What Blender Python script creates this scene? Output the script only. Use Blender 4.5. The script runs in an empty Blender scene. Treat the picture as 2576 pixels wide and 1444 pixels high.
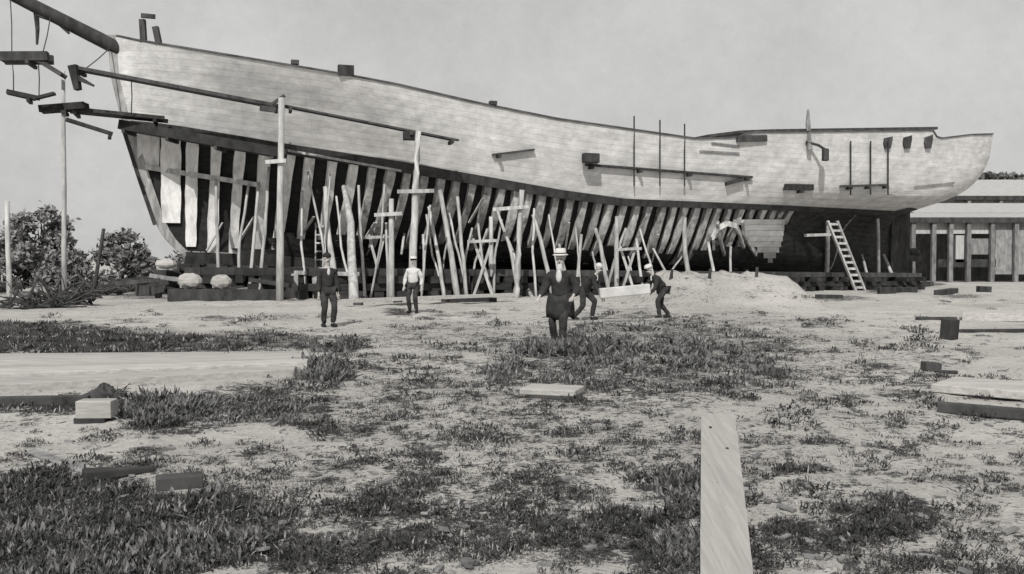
import bpy, bmesh, math, random
import numpy as np
from mathutils import Vector, Matrix
R = math.radians
random.seed(7); rng = np.random.default_rng(7)
sc = bpy.context.scene
COL = sc.collection

# ------------------------------------------------------------------ camera
FPX, CX, CY, HZ, CH = 2400.0, 1288.0, 722.0, 655.0, 1.6
PITCH = math.atan((CY-HZ)/FPX)
cam = bpy.data.cameras.new('camera'); camo = bpy.data.objects.new('camera', cam); COL.objects.link(camo)
camo.location = (0, 0, CH); camo.rotation_euler = (math.pi/2-PITCH, 0, 0)
cam.sensor_width = 36; cam.lens = 36*FPX/2576; cam.clip_end = 3000; cam.clip_start = .05
sc.camera = camo
# ------------------------------------------------------------------ sky and sun
SUN_EL, SUN_AZ = R(41), R(190)          # azimuth clockwise from +Y: the sun stands behind the camera, a little left
w = bpy.data.worlds.new('World'); sc.world = w; w.use_nodes = True
nt = w.node_tree; N = nt.nodes; Lk = nt.links
bg = N['Background']
sky = N.new('ShaderNodeTexSky'); sky.sky_type = 'NISHITA'; sky.sun_disc = False
sky.sun_elevation = SUN_EL; sky.sun_rotation = SUN_AZ; sky.dust_density = 4; sky.air_density = 1; sky.ozone_density = 1
hs = N.new('ShaderNodeHueSaturation'); hs.inputs['Saturation'].default_value = .06
tc = N.new('ShaderNodeTexCoord'); no = N.new('ShaderNodeTexNoise'); no.inputs['Scale'].default_value = 3.2; no.inputs['Detail'].default_value = 12
no.inputs['Roughness'].default_value = .78
cr = N.new('ShaderNodeValToRGB'); cr.color_ramp.elements[0].position = .3; cr.color_ramp.elements[1].position = .75
cr.color_ramp.elements[0].color = (6.1, 6.05, 5.9, 1); cr.color_ramp.elements[1].color = (9.3, 9.25, 9.15, 1)
mx = N.new('ShaderNodeMix'); mx.data_type = 'RGBA'; mx.inputs['Factor'].default_value = .8
Lk.new(sky.outputs[0], hs.inputs['Color']); Lk.new(tc.outputs['Generated'], no.inputs['Vector']); Lk.new(no.outputs['Fac'], cr.inputs[0])
Lk.new(hs.outputs[0], mx.inputs['A']); Lk.new(cr.outputs[0], mx.inputs['B']); Lk.new(mx.outputs['Result'], bg.inputs[0])
bg.inputs[1].default_value = .080
sun = bpy.data.lights.new('sun', 'SUN'); suno = bpy.data.objects.new('sun', sun); COL.objects.link(suno)
sun.energy = 3.6; sun.angle = R(.6); sun.color = (1, .98, .94)
sd = Vector((math.sin(SUN_AZ)*math.cos(SUN_EL), math.cos(SUN_AZ)*math.cos(SUN_EL), math.sin(SUN_EL)))
suno.rotation_euler = sd.to_track_quat('Z', 'Y').to_euler()
sc.view_settings.view_transform = 'Standard'; sc.view_settings.look = 'None'; sc.view_settings.exposure = .07
sc.view_settings.gamma = 1

# ------------------------------------------------------------------ pixel <-> world helpers (2576 px wide picture)
cp, sp = math.cos(PITCH), math.sin(PITCH)
def ray(x, y):
    u, v = (x-CX)/FPX, (CY-y)/FPX
    return Vector((u, cp+v*sp, -sp+v*cp))
def at(x, y, Y):
    d = ray(x, y); k = Y/d.y
    return Vector((d.x*k, Y, CH+d.z*k))
def gpt(x, y, z=0.0):
    d = ray(x, y); k = (z-CH)/d.z
    return Vector((d.x*k, d.y*k, z))
def proj(P):
    X, Y, Z = P[0], P[1], P[2]-CH
    dep = Y*cp-Z*sp; up = Y*sp+Z*cp
    return CX+FPX*X/dep, CY-FPX*up/dep
def ip(x, xs, ys): return float(np.interp(x, xs, ys))

# ------------------------------------------------------------------ materials
def mat(name, c0, c1, scale=4, stretch=(1, 1, 1), rough=.85, bump=.3, detail=8, lo=.35, hi=.7, bdist=.02):
    m = bpy.data.materials.new(name); m.use_nodes = True
    n = m.node_tree.nodes; l = m.node_tree.links; b = n['Principled BSDF']
    b.inputs['Roughness'].default_value = rough; b.inputs['Specular IOR Level'].default_value = .2
    t = n.new('ShaderNodeTexCoord'); mp = n.new('ShaderNodeMapping'); mp.inputs['Scale'].default_value = stretch
    x = n.new('ShaderNodeTexNoise'); x.inputs['Scale'].default_value = scale; x.inputs['Detail'].default_value = detail; x.inputs['Roughness'].default_value = .65
    r = n.new('ShaderNodeValToRGB'); r.color_ramp.elements[0].position = lo; r.color_ramp.elements[1].position = hi
    r.color_ramp.elements[0].color = (*c0, 1); r.color_ramp.elements[1].color = (*c1, 1)
    bp = n.new('ShaderNodeBump'); bp.inputs['Strength'].default_value = bump; bp.inputs['Distance'].default_value = bdist
    l.new(t.outputs['Object'], mp.inputs[0]); l.new(mp.outputs[0], x.inputs['Vector']); l.new(x.outputs['Fac'], r.inputs[0])
    l.new(r.outputs[0], b.inputs['Base Color']); l.new(x.outputs['Fac'], bp.inputs['Height']); l.new(bp.outputs[0], b.inputs['Normal'])
    return m
def g(v, warm=.0): return (v*(1+warm), v, v*(1-warm*1.3))
M = {}
M['plank'] = mat('pale_planking', g(.54, .01), g(.78, .01), 1.6, (1, 1, 2), bump=.5)
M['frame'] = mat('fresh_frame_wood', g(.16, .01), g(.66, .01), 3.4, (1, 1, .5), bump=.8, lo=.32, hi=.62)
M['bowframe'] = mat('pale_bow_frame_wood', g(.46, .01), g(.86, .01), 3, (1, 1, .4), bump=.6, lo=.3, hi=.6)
M['pole'] = mat('stripped_pole', g(.26, .01), g(.58, .01), 5, (1, 1, .2), bump=.4)
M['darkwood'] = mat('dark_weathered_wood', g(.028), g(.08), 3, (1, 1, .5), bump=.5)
M['tar'] = mat('tarred_bottom', g(.022), g(.06), 2.2, (1, 1, 2), bump=.5)  # shade below the turn of the bilge is put into this colour
M['line'] = mat('dark_ceiling_wood', g(.02), g(.045), 2, (1, 1, 3), bump=.4)  # shade inside and under the hull is put into this colour
M['midwood'] = mat('grey_wood', g(.12), g(.3), 4, (1, 1, .4), bump=.5)
M['palewood'] = mat('pale_weathered_wood', g(.27, .03), g(.42, .03), 5, (.35, 3, 3), bump=.8, lo=.3, hi=.6)
M['bark'] = mat('bark', g(.03), g(.09), 8, (1, 1, .3), bump=.8)
M['leaf'] = mat('dark_leaves', g(.07), g(.26), 5, bump=.1)
M['weed'] = mat('dark_weeds', g(.012), g(.10), 12, bump=.1)
M['scrub'] = mat('grey_scrub', g(.03), g(.24), 14, bump=.1)
M['drygrass'] = mat('dry_grass', g(.16, .02), g(.38, .02), 3, bump=.1)
M['boardwood'] = mat('weathered_board', g(.25, .03), g(.37, .03), 7, (5, .3, .3), bump=.9, lo=.25, hi=.7, bdist=.01)
M['railwood'] = mat('grey_rail_wood', g(.04), g(.13), 1.3, bump=.4)
M['roof'] = mat('pale_roof', g(.3, .01), g(.42, .01), 1.5, (1, 3, 1), bump=.3)
M['wallpale'] = mat('pale_board_wall', g(.3, .01), g(.5, .01), 2, (4, 4, .5), bump=.4)
M['canvas'] = mat('pale_canvas', g(.4, .01), g(.56, .01), 3, bump=.5)
M['rope'] = mat('dark_rope', g(.03), g(.07), 20)
M['coat'] = mat('black_cloth', g(.02), g(.045), 9, bump=.5)
M['trouser'] = mat('dark_cloth', g(.024), g(.055), 9, bump=.5)
M['shirt'] = mat('white_shirt', g(.42, .01), g(.6, .01), 12, bump=.5)
M['skin'] = mat('skin', g(.33, .05), g(.42, .05), 12, bump=.1)
M['hair'] = mat('white_hair', g(.4), g(.62), 30, bump=.6)
M['darkhair'] = mat('dark_hair', g(.015), g(.04), 30, bump=.6)
M['straw'] = mat('pale_hat', g(.45, .02), g(.6, .02), 20, bump=.4)
M['shoe'] = mat('black_shoes', g(.01), g(.02), 10, rough=.6)
M['eye'] = mat('dark_eyes', g(.01), g(.02), 10, rough=.3)
M['stone'] = mat('rough_stone', g(.15), g(.4), 3, bump=.8)
M['iron'] = mat('dark_iron', g(.02), g(.05), 10, rough=.6)

def vary(key, lo, hi):
    m = M[key]; n = m.node_tree.nodes; l = m.node_tree.links; pr = n['Principled BSDF']; src = pr.inputs['Base Color'].links[0].from_socket
    oi = n.new('ShaderNodeObjectInfo'); r2 = n.new('ShaderNodeMapRange'); r2.inputs['To Min'].default_value = lo; r2.inputs['To Max'].default_value = hi
    a = n.new('ShaderNodeMix'); a.data_type = 'RGBA'; a.blend_type = 'MULTIPLY'; a.inputs['Factor'].default_value = 1
    l.new(oi.outputs['Random'], r2.inputs[0]); l.new(src, a.inputs['A']); l.new(r2.outputs[0], a.inputs['B']); l.new(a.outputs['Result'], pr.inputs['Base Color'])
for k_, a_, b_ in (('frame', .6, 1.12), ('pole', .75, 1.15), ('darkwood', .6, 1.3), ('midwood', .7, 1.2), ('line', .7, 1.5), ('palewood', .85, 1.1), ('leaf', .8, 1.5)): vary(k_, a_, b_)
def seam_planks():      # planking with faint dark seams between strakes, driven by the mesh's own UV (metres along, strake number)
    m = M['plank']; n = m.node_tree.nodes; l = m.node_tree.links
    uv = n.new('ShaderNodeUVMap'); uv.uv_map = 'UVMap'
    br = n.new('ShaderNodeTexBrick'); br.inputs['Scale'].default_value = 1; br.inputs['Brick Width'].default_value = 7.3; br.inputs['Row Height'].default_value = .24
    br.inputs['Mortar Size'].default_value = .010; br.inputs['Color1'].default_value = (.9, .9, .9, 1); br.inputs['Color2'].default_value = (1.02, 1.02, 1.02, 1)
    br.inputs['Mortar'].default_value = (.74, .74, .74, 1); br.offset = .37
    no2 = n.new('ShaderNodeTexNoise'); no2.inputs['Scale'].default_value = .55; no2.inputs['Detail'].default_value = 10; no2.inputs['Roughness'].default_value = .75
    r2 = n.new('ShaderNodeMapRange'); r2.inputs['From Min'].default_value = .3; r2.inputs['From Max'].default_value = .7; r2.inputs['To Min'].default_value = .74; r2.inputs['To Max'].default_value = 1.12
    a = n.new('ShaderNodeMix'); a.data_type = 'RGBA'; a.blend_type = 'MULTIPLY'; a.inputs['Factor'].default_value = 1
    b2 = n.new('ShaderNodeMix'); b2.data_type = 'RGBA'; b2.blend_type = 'MULTIPLY'; b2.inputs['Factor'].default_value = 1
    ramp = [x for x in n if x.type == 'VALTORGB'][0]; pr = n['Principled BSDF']
    l.new(uv.outputs[0], br.inputs['Vector']); l.new(uv.outputs[0], no2.inputs['Vector'])
    l.new(ramp.outputs[0], a.inputs['A']); l.new(br.outputs['Color'], a.inputs['B'])
    l.new(no2.outputs['Fac'], r2.inputs[0]); l.new(a.outputs['Result'], b2.inputs['A']); l.new(r2.outputs[0], b2.inputs['B'])
    l.new(b2.outputs['Result'], pr.inputs['Base Color'])
seam_planks()

# ------------------------------------------------------------------ mesh helpers
class MB:
    def __init__(s): s.v = []; s.f = []; s.uv = None
    def quadbox(s, c8):
        o = len(s.v); s.v += [tuple(p) for p in c8]
        for f in ((0, 3, 2, 1), (4, 5, 6, 7), (0, 1, 5, 4), (1, 2, 6, 5), (2, 3, 7, 6), (3, 0, 4, 7)): s.f.append([o+i for i in f])
        return s
    def beam(s, p, q, wd, ht, up=(0, 0, 1), w2=None, h2=None):
        p = Vector(p); q = Vector(q); d = (q-p).normalized(); up = Vector(up)
        sd_ = d.cross(up)
        if sd_.length < 1e-3: sd_ = d.cross(Vector((1, 0, 0)))
        sd_.normalize(); u = sd_.cross(d).normalized(); w2 = w2 or wd; h2 = h2 or ht
        c = []
        for (P, a, b) in ((p, wd/2, ht/2), (q, w2/2, h2/2)):
            c += [P-sd_*a-u*b, P+sd_*a-u*b, P+sd_*a+u*b, P-sd_*a+u*b]
        return s.quadbox(c)
    def box(s, c, sx, sy, sz, rz=0):
        c = Vector(c); m = Matrix.Rotation(rz, 3, 'Z'); a = m @ Vector((sx/2, 0, 0)); b = m @ Vector((0, sy/2, 0)); h = Vector((0, 0, sz/2))
        return s.quadbox([c-a-b-h, c+a-b-h, c+a+b-h, c-a+b-h, c-a-b+h, c+a-b+h, c+a+b+h, c-a+b+h])
    def tube(s, pts, rad, n=10, jit=0):
        o = len(s.v); pts = [Vector(p) for p in pts]; m = len(pts)
        for i, p in enumerate(pts):
            d = (pts[min(i+1, m-1)]-pts[max(i-1, 0)]).normalized()
            a = d.cross(Vector((0, 0, 1)))
            if a.length < .05: a = d.cross(Vector((0, 1, 0)))
            a.normalize(); b = d.cross(a).normalized(); r = rad[i] if hasattr(rad, '__len__') else rad
            for k in range(n):
                t = 2*math.pi*k/n; rr = r*(1+random.uniform(-jit, jit))
                s.v.append(tuple(p+a*math.cos(t)*rr+b*math.sin(t)*rr))
        for i in range(m-1):
            for k in range(n):
                k2 = (k+1) % n; s.f.append([o+i*n+k, o+i*n+k2, o+(i+1)*n+k2, o+(i+1)*n+k])
        s.f.append([o+k for k in range(n)][::-1]); s.f.append([o+(m-1)*n+k for k in range(n)])
        return s
    def ball(s, c, rx, ry, rz, nu=12, nv=8, jit=0):
        c = Vector(c); rings = []
        for j in range(nv+1):
            ph = math.pi*j/nv; ring = []
            for i in range(nu if 0 < j < nv else 1):
                t = 2*math.pi*i/nu; k = 1+random.uniform(-jit, jit)
                ring.append(len(s.v)); s.v.append((c.x+rx*k*math.sin(ph)*math.cos(t), c.y+ry*k*math.sin(ph)*math.sin(t), c.z+rz*k*math.cos(ph)))
            rings.append(ring)
        for j in range(nv):
            a, b = rings[j], rings[j+1]
            for i in range(nu):
                i2 = (i+1) % nu
                if len(a) == 1: s.f.append([a[0], b[i], b[i2]])
                elif len(b) == 1: s.f.append([a[i], b[0], a[i2]])
                else: s.f.append([a[i], b[i], b[i2], a[i2]])
        return s
    def grid(s, P, flip=False):     # P[i][j]
        o = len(s.v); ni, nj = len(P), len(P[0])
        for r in P: s.v += [tuple(p) for p in r]
        for i in range(ni-1):
            for j in range(nj-1):
                q = [o+i*nj+j, o+(i+1)*nj+j, o+(i+1)*nj+j+1, o+i*nj+j+1]; s.f.append(q[::-1] if flip else q)
        return s
    def build(s, name, m, parent=None, bevel=0, smooth=False, loc=None):
        me = bpy.data.meshes.new(name)
        V = s.v
        if loc is not None: V = [(a-loc[0], b-loc[1], c-loc[2]) for a, b, c in s.v]
        me.from_pydata(V, [], s.f); me.update(); me.materials.append(m)
        if s.uv:
            ul = me.uv_layers.new(name='UVMap')
            for lp in me.loops: ul.data[lp.index].uv = s.uv[lp.vertex_index]
        if smooth:
            for p in me.polygons: p.use_smooth = True
        o = bpy.data.objects.new(name, me); COL.objects.link(o)
        if loc is not None: o.location = loc
        if parent is not None: o.parent = parent; 
        if bevel:
            b = o.modifiers.new('bevel', 'BEVEL'); b.width = bevel; b.segments = 2; b.limit_method = 'ANGLE'
        return o
def empty(name, loc=(0, 0, 0)):
    o = bpy.data.objects.new(name, None); COL.objects.link(o); o.location = loc; return o
def tag(o, label=None, cat=None, group=None, kind=None):
    if label: o['label'] = label
    if cat: o['category'] = cat
    if group: o['group'] = group
    if kind: o['kind'] = kind
    return o
def part(mb, name, m, root, **k):      # part under an Empty that only has a location
    return mb.build(name, m, root, loc=None, **k) if root.location.length == 0 else _pl(mb, name, m, root, **k)
def _pl(mb, name, m, root, **k):
    L = root.location; mb.v = [(a-L.x, b-L.y, c-L.z) for a, b, c in mb.v]
    return mb.build(name, m, root, **k)

# ------------------------------------------------------------------ ground
from mathutils import noise as mnoise
PATCH = [(1650,900,420,110,.58),(1300,1000,500,80,.42),(1000,940,260,60,.42),(1500,1120,700,70,.38),(1150,850,260,40,.4),(2150,960,260,120,.28),(1100,1250,500,120,.36),(500,1180,260,60,.3),(2200,1250,340,150,.16),(1820,740,140,40,.2),(1150,830,300,30,.25),(1640,1010,160,40,.35),  # (x, y, rx, ry, strength) dark weedy soil, and some strips only darkened, given where it lies in the picture plane of the ground
 (60,826,230,13,1.1),(220,862,260,34,1.25),(480,868,180,28,.95),(650,858,150,32,.7),(830,930,26,60,.95),(875,862,40,18,.9),  # includes a narrow darker tongue below the dark suited man's feet
 (400,1035,130,44,1.15),(555,1035,60,36,.9),(700,1010,170,55,.6),(830,1060,110,40,.55),(100,1035,150,18,.7),(90,1018,140,8,.9),  # thin streak before the wide pale boards: their ground shadow as soil colour
 (100,1340,330,125,1.6),(400,1350,240,80,1.5),(40,1225,120,40,1.2),(640,1310,130,70,.85),(800,1390,200,60,.8),(960,1290,130,60,.55),
 (1700,880,150,80,.62),(1560,860,120,50,.5),(1890,850,170,60,.36),(1640,960,200,40,.4),
 (1250,940,40,26,.85),(1010,1078,26,12,.8),(1415,1010,70,8,.8),(1330,1080,40,10,.7),(880,1090,30,10,.7),
 (1733,1310,30,130,1.5),(1620,1370,110,80,.8),(1200,1350,330,90,.6),(1250,1200,80,30,.6),(1000,1190,120,50,.5),(1500,1230,90,30,.5),  # first strip: shadow side of the foreground board put into the soil colour
 (1895,1310,14,120,1.2),(1950,1380,80,50,.9),(2100,1350,80,44,.9),(2190,1300,100,50,.7),(2380,1390,120,40,.45),(1990,1190,90,16,.6),  # first strip only darkens the foreground board's right edge
 (2110,1022,34,9,.9),(1990,950,200,60,.3),(2180,920,110,16,.5),(2300,985,60,12,.5),(2060,815,60,12,.6),
 (2150,1090,50,16,.5),(2450,880,40,8,.6),(700,800,60,8,.35),(540,800,70,6,.5),(330,808,60,5,.5),(1400,880,60,20,.5),
 (1000,785,40,10,.9),(1170,790,60,6,.5),(2120,750,60,6,.7),(2240,732,60,6,.9),(2420,745,60,5,.6),(150,715,220,10,.9),(120,738,180,5,.7),(520,742,200,12,1.0),
 (380,1140,30,14,.7),(430,1135,14,14,.9),(100,1160,80,6,.6),(2440,905,30,5,.5),(820,1140,40,10,.45),(1300,1150,60,10,.45)]
PA = np.array(PATCH, float)
def ground_z(X, Y):
    z = .06*mnoise.noise((X*.35, Y*.35, 0))+.035*mnoise.noise((X*1.7, Y*1.7, 3))+.015*mnoise.noise((X*5, Y*5, 3))
    if 26 < Y < 50:
        ss = lambda a, b_, t_: (lambda q: q*q*(3-2*q))(min(1, max(0, (t_-a)/(b_-a))))
        z += (1.12*ss(4.4+.3*mnoise.noise((Y, 0, 1)), 5.8, X)*(1-ss(9.95, 10.5, X))*ss(29.5, 35.6, Y)*(1-ss(37.2, 39.5, Y)))*(1+.14*mnoise.noise((X*1.3, Y*1.3, 5))+.10*mnoise.noise((X*4, Y*4, 6)))+.10*mnoise.noise((X*1.1, Y*1.1, 8))*ss(28, 34, Y)*(1-ss(38, 44, Y))
    return z
def axis(segs):
    o = []
    for a, b, st in segs:
        n = max(1, int(round((b-a)/st))); o += list(np.linspace(a, b, n, endpoint=False))
    return o+[segs[-1][1]]
xs = axis([(-900,-200,100),(-200,-60,20),(-60,-26,2),(-26,-9,.35),(-9,9,.12),(9,30,.35),(30,60,2),(60,200,20),(200,900,100)])
ys = axis([(-300,-20,40),(-20,1,3),(1,4,.3),(4,14,.1),(14,30,.2),(30,80,.6),(80,200,10),(200,1500,130)])
nx, ny = len(xs), len(ys)
GX, GY = np.meshgrid(xs, ys)
gz = np.array([[ground_z(x, y) if -30 < x < 35 and 0 < y < 85 else 0 for x in xs] for y in ys])
def darkness(X, Y):
    Z = -CH; 
    wx = .5*np.sin(X*2.1+Y*.9)+.35*np.sin(X*4.7-Y*2.3+1)+.25*np.sin(Y*5.1+X*1.7+2)+.2*np.sin(X*9.1+Y*6.3); wy = .5*np.sin(Y*1.6-X*1.1+3)+.35*np.sin(Y*3.9+X*2.6)+.25*np.sin(X*6.3-Y*4.1)
    dep = np.maximum(Y*cp-Z*sp, .3); px = CX+FPX*(X+wx*.3)/dep; dp2 = np.maximum(dep+wy*.05*dep, .3); py = CY-FPX*(Y*sp+Z*cp)/dp2+(HZ-CY)*(1-dep/dp2)*0
    d = np.zeros_like(X, dtype=float)
    for x, y, rx, ry, st in PA:
        q = ((px-x)/rx)**2+((py-y)/ry)**2
        d = np.maximum(d, st*np.clip((1.9-q)/1.5, 0, 1))
    d = np.where((Y < 1.5), .4, d)
    return d
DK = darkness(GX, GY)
me = bpy.data.meshes.new('ground')
verts = np.stack([GX, GY, gz], -1).reshape(-1, 3)
idx = np.arange(nx*ny).reshape(ny, nx)
faces = np.stack([idx[:-1, :-1], idx[:-1, 1:], idx[1:, 1:], idx[1:, :-1]], -1).reshape(-1, 4)
me.from_pydata(verts.tolist(), [], faces.tolist()); me.update()
for p in me.polygons: p.use_smooth = True
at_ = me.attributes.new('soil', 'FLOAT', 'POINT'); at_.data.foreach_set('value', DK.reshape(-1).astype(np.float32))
gm = bpy.data.materials.new('sandy_ground'); gm.use_nodes = True
n = gm.node_tree.nodes; l = gm.node_tree.links; b = n['Principled BSDF']; b.inputs['Roughness'].default_value = .95; b.inputs['Specular IOR Level'].default_value = .1
t = n.new('ShaderNodeTexCoord')
def nz(sc_, de, ro=.6):
    x = n.new('ShaderNodeTexNoise'); x.inputs['Scale'].default_value = sc_; x.inputs['Detail'].default_value = de; x.inputs['Roughness'].default_value = ro
    l.new(t.outputs['Object'], x.inputs['Vector']); return x
def mr(src, a, b_, c, d):
    x = n.new('ShaderNodeMapRange'); x.inputs['From Min'].default_value = a; x.inputs['From Max'].default_value = b_; x.inputs['To Min'].default_value = c; x.inputs['To Max'].default_value = d
    l.new(src, x.inputs[0]); return x.outputs[0]
def mth(op, a, b_):
    x = n.new('ShaderNodeMath'); x.operation = op
    for i, v in enumerate((a, b_)):
        if isinstance(v, (int, float)): x.inputs[i].default_value = v
        else: l.new(v, x.inputs[i])
    return x.outputs[0]
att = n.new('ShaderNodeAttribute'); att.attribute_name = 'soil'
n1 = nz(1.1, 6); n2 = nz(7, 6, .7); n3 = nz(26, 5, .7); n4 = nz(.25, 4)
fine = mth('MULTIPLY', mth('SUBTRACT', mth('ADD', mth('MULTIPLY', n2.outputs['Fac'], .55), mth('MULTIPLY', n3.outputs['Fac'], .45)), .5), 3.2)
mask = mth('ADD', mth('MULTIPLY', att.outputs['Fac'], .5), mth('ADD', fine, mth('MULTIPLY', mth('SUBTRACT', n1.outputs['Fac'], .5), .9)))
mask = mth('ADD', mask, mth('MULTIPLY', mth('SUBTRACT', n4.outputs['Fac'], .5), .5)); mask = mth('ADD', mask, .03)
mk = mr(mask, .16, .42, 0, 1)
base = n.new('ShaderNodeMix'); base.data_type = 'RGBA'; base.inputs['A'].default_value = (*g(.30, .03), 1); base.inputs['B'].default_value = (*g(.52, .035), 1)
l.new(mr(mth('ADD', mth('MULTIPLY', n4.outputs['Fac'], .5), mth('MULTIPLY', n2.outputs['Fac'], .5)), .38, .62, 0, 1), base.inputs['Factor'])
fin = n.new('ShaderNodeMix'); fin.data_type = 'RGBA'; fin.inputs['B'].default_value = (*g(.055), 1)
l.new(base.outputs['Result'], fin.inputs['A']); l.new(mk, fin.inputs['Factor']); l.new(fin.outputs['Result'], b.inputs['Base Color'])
bp = n.new('ShaderNodeBump'); bp.inputs['Strength'].default_value = .9; bp.inputs['Distance'].default_value = .05
l.new(mth('ADD', n2.outputs['Fac'], mth('MULTIPLY', n3.outputs['Fac'], .5)), bp.inputs['Height']); l.new(bp.outputs[0], b.inputs['Normal'])
me.materials.append(gm)
go = bpy.data.objects.new('ground', me); COL.objects.link(go); tag(go, kind='structure')

# weeds: clumps of small blades and leaves that nobody could count
def blades(name, pts, size, label, m, nb=12, spread=1.0, flat=.5):
    pts = np.array(pts); K = len(pts); size = np.array(size)
    P = np.repeat(pts, nb, 0); S = np.repeat(size, nb)
    n_ = len(P)
    P = P+np.stack([rng.normal(0, .5, n_)*S*spread, rng.normal(0, .5, n_)*S*spread, np.zeros(n_)], 1)
    az = rng.uniform(0, 2*np.pi, n_); ln = S*rng.uniform(.35, 1.1, n_); tilt = rng.uniform(.1, 1.2, n_)
    dr = np.stack([np.cos(az)*np.sin(tilt), np.sin(az)*np.sin(tilt), np.cos(tilt)*(1-flat*.4)], 1)
    wd = np.stack([-np.sin(az), np.cos(az), rng.normal(0, .3, n_)], 1)*(S*rng.uniform(.03, .11, n_))[:, None]
    tip = P+dr*ln[:, None]; mid = P+dr*(ln*.55)[:, None]+np.array([0, 0, .05])*S[:, None]
    V = np.stack([P-wd*.3, P+wd*.3, mid+wd, tip, mid-wd], 1).reshape(-1, 3)
    F = (np.arange(n_)[:, None]*5+np.arange(5)).tolist()
    me = bpy.data.meshes.new(name); me.from_pydata(V.tolist(), [], F); me.update(); me.materials.append(m)
    o = bpy.data.objects.new(name, me); COL.objects.link(o); tag(o, label, kind='stuff'); o['category'] = 'weeds'
    return o
def scatter(n_, lo, hmin, hmax, thr, reg=None):
    x0, x1, y0, y1 = reg or (-60, 2636, 700, 1490)
    px = rng.uniform(x0, x1, n_); py = y0+(rng.uniform(0, 1, n_)**.75)*(y1-y0)
    pts = []; sz = []; W = np.array([tuple(gpt(x, y)) for x, y in zip(px, py)]); D = darkness(W[:, 0], W[:, 1])
    for (X, Y, _), d in zip(W, D):
        if not 4.5 < Y < 80: continue
        nn = mnoise.noise((X*1.3, Y*1.0, 9))*1.1+.5; n2_ = mnoise.noise((X*5, Y*3, 4))*.9+.5
        if (d+lo)*(nn*.6+n2_*.6) > thr*random.uniform(.5, 1.5):
            hv = .6+1.1*max(0, mnoise.noise((X*2.2, Y*2.2, 20))+.3)
            pts.append((X, Y, ground_z(X, Y)-.01)); sz.append(random.uniform(hmin, hmax)*hv*(.5+min(1, d)*.7)*(.5+.03*Y if Y < 12 else 1+Y*.014))
    return pts, sz
p_, s_ = scatter(60000, .13, .03, .12, .40)
blades('weeds', p_, s_, 'dark low weeds growing in ragged patches over the pale ground', M['weed'], nb=11)
p_, s_ = scatter(15000, .5, .03, .11, .38)
blades('dry_grass', p_, s_, 'pale dry grass wisps scattered over the yard', M['drygrass'], nb=7)
p1, s1_ = scatter(2300, -.02, .09, .24, .58, (1380, 1980, 812, 1000)); p2, s2_ = scatter(500, .2, .08, .2, .5, (760, 880, 825, 960))
p3, s3_ = scatter(200, .3, .08, .2, .5, (1210, 1300, 900, 960)); p4, s4_ = scatter(900, .3, .08, .2, .5, (300, 760, 990, 1070)); p5, s5_ = scatter(1500, .2, .06, .17, .6, (0, 800, 1230, 1480))
p7, s7_ = scatter(420, .5, .16, .3, .35, (1330, 1500, 862, 900)); p6, s6_ = scatter(500, .4, .07, .15, .4, (1690, 1758, 1190, 1480))  # p6: scrub added to darken the shadow side of the foreground board
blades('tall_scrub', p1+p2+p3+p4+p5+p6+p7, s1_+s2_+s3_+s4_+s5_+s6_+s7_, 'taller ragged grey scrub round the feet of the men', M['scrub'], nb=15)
# rounded dark weed clumps, many sizes
cp_, cs_ = [], []
for i in range(2200):
    x, y = random.uniform(-40, 2616), 745+(random.random()**.8)*740; P = gpt(x, y)
    if random.random() > .34+.6*float(darkness(np.array([P.x]), np.array([P.y]))[0]) or (1755 < x < 1890 and y > 1035) or (x < 740 and 905 < y < 995): continue
    r = random.uniform(.5, 1)**2*(.05+.006*P.y)*random.choice((.7, 1, 1, 1.6))
    for k in range(int(16+random.random()*20)):
        a, q = random.uniform(0, 6.28), random.random()**.5
        cp_.append((P.x+math.cos(a)*q*r*1.5, P.y+math.sin(a)*q*r*1.5, ground_z(P.x, P.y)+random.uniform(-.01, .7)*r*(1-q*q))); cs_.append(r*random.uniform(.4, .8))
blades('weed_clumps', cp_, cs_, 'rounded dark weed clumps dotted over the whole yard', M['weed'], nb=5, spread=.6, flat=1.0)
# wood chips and small litter
chips = MB()
for i in range(520):
    P = gpt(rng.uniform(-40, 2616), 730+(rng.uniform()**.8)*730)
    a = random.uniform(.015, .05)*(1+P.y*.02); z = ground_z(P.x, P.y)
    chips.beam((P.x, P.y, z+a*.2), (P.x+random.uniform(-2, 2)*a, P.y+random.uniform(-2, 2)*a, z+a*random.uniform(.1, .7)), a*.8, a*.3)
tag(chips.build('wood_chips', M['midwood']), 'grey wood chips and litter strewn over the yard', 'wood chips', kind='stuff')

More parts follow.
